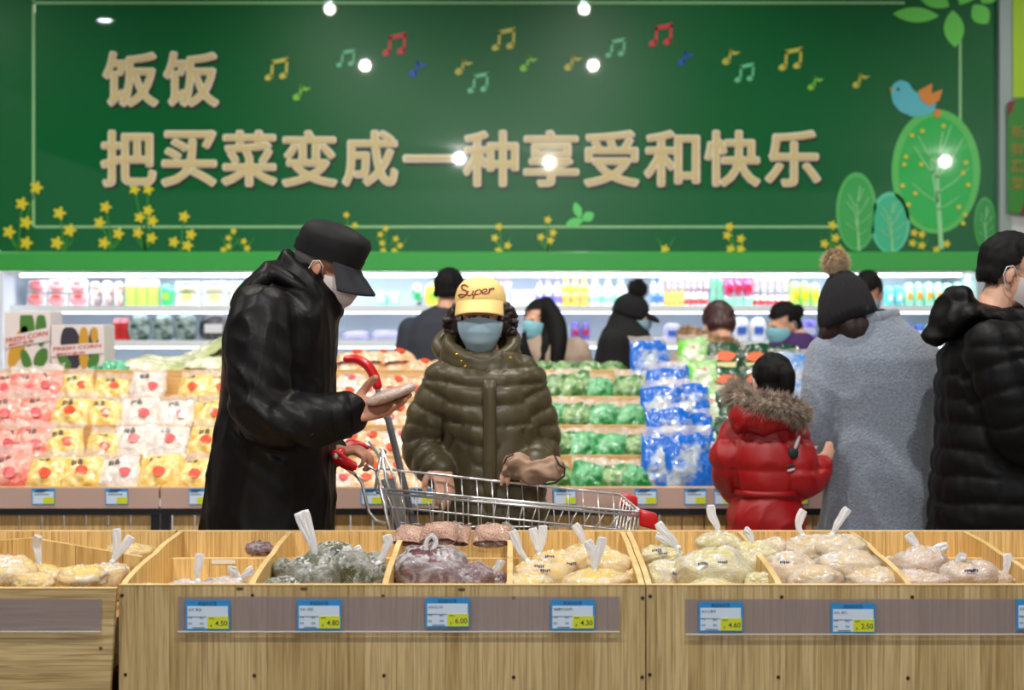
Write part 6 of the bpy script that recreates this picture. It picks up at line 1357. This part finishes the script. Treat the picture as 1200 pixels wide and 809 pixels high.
nn_ = (a[1]-a[0]).cross(a[3]-a[0]).normalized()*.006; mb.add(a+[p+nn_ for p in a], [(0, 1, 2, 3), (7, 6, 5, 4), (0, 4, 5, 1), (1, 5, 6, 2), (2, 6, 7, 3), (3, 7, 4, 0)]); mb.build('grey_flap', M_grey, cart)
for i in range(5):
    p = a[0].lerp(a[1], (i+.5)/5)+nn_*1.6; q = a[3].lerp(a[2], (i+.5)/5)+nn_*1.6; W('gate_wire', [[p, q]], .0022)
# handle: red brackets and bar
def bracket(pts, d_, th=.028):
    mb = MB(); mb.prism([(P(x, y, d_).x, P(x, y, d_).z) for x, y in pts], d_-th/2, d_+th/2); bm = bmesh.new(); vs = [bm.verts.new(v) for v in mb.v]
    for f in mb.f: bm.faces.new([vs[i] for i in f])
    bmesh.ops.bevel(bm, geom=bm.edges[:], offset=.005, segments=2, affect='EDGES'); bm.verts.index_update(); o = MB(); o.add([v.co.copy() for v in bm.verts], [[v.index for v in f.verts] for f in bm.faces]); bm.free(); return o.build('handle_bracket', M_red, cart, True)
bracket([(387, 530), (394, 526), (402, 533), (420, 545), (416, 553), (404, 550), (390, 542)], dn)
bracket([(404, 516), (414, 515), (430, 520), (434, 525), (424, 530), (410, 526)], df_)
W('handle_bar', [[P(395, 534, dn), P(412, 521, df_)]], .014, M_red, n=14)
mb = MB(); mb.ell(P(393, 535, dn-.016), (.009, .004, .009), nu=12, nv=8); mb.build('bolt', M_chrome, cart, True)
W('chassis', [[(rimn(0).x+.05, dn+.05, .55), (rimn(0).x+.03, dn+.03, .22), (rimn(1).x-.1, dn+.05, .2)], [(rimn(0).x+.05, df_-.05, .55), (rimn(0).x+.03, df_-.03, .22), (rimn(1).x-.1, df_-.05, .2)], [(rimn(1).x-.1, dn+.05, .2), (rimn(1).x-.1, df_-.05, .2)], [(rimn(0).x+.03, dn+.03, .22), (rimn(0).x+.03, df_-.03, .22)]], .011)
for x_ in (rimn(0).x+.05, rimn(1).x-.12):
    for y_ in (dn+.05, df_-.05):
        mb = MB(); mb.tube([(x_, y_-.014, .06), (x_, y_+.014, .06)], .06, 20); w1 = mb.build('wheel', M_black, cart, False); W('fork', [[(x_, y_, .06), (x_, y_, .2)]], .01, par=w1) if 0 else None
        mb = MB(); mb.box((x_-.02, y_-.02, .11), (x_+.02, y_+.02, .21), .004); mb.build('caster_fork', M_grey, cart)
# basket on wheels with a long pull handle, red grip
tr = empty('trolley_basket', (P(470, 600, 5.09).x, 5.09, 0), 'rolling basket with grey pull pole and curved red grip behind the cart', 'basket')
d_ = 5.0
mb = MB(); mb.tube([P(449, 480, d_), P(455, 492, d_), P(474, 570, d_), P(492, 650, d_), P(500, 700, d_)], .0115, 12); mb.build('pull_pole', M_grey, tr, True)
mb = MB(); mb.limb([P(406, 421, d_), P(418, 421, d_), P(430, 428, d_), P(438, 440, d_), P(442, 452, d_)], [.0135, .015, .017, .0175, .017], 16); co, fs, no = fuse(mb, .004, 2); mkobj('grip', co, fs, M_red, tr, True)
mb = MB(); mb.tube([P(441, 449, d_), P(444, 462, d_), P(449, 480, d_)], [.010, .010, .0115], 10); mb.build('grip_neck', M_grey, tr, True)
px_ = P(470, 700, 5.09).x; d_ = 5.10
mb = MB(); mb.rings([[Vector((px_+x*(.09+.03*z/.4), d_+y*(.10+.03*z/.4), .06+z)) for x, y in ((-1, -1), (1, -1), (1, 1), (-1, 1))] for z in (0, .4)], cap=False); mb.add([(px_-.09, d_-.10, .06), (px_+.09, d_-.10, .06), (px_+.09, d_+.10, .06), (px_-.09, d_+.10, .06)], [(0, 1, 2, 3)]); mb.build('basket', M_red, tr)
for q in (-1, 1):
    mb = MB(); mb.tube([(px_+q*.08-.01, d_+.02, .03), (px_+q*.08+.01, d_+.02, .03)], .03, 14); mb.build('wheel', M_black, tr)
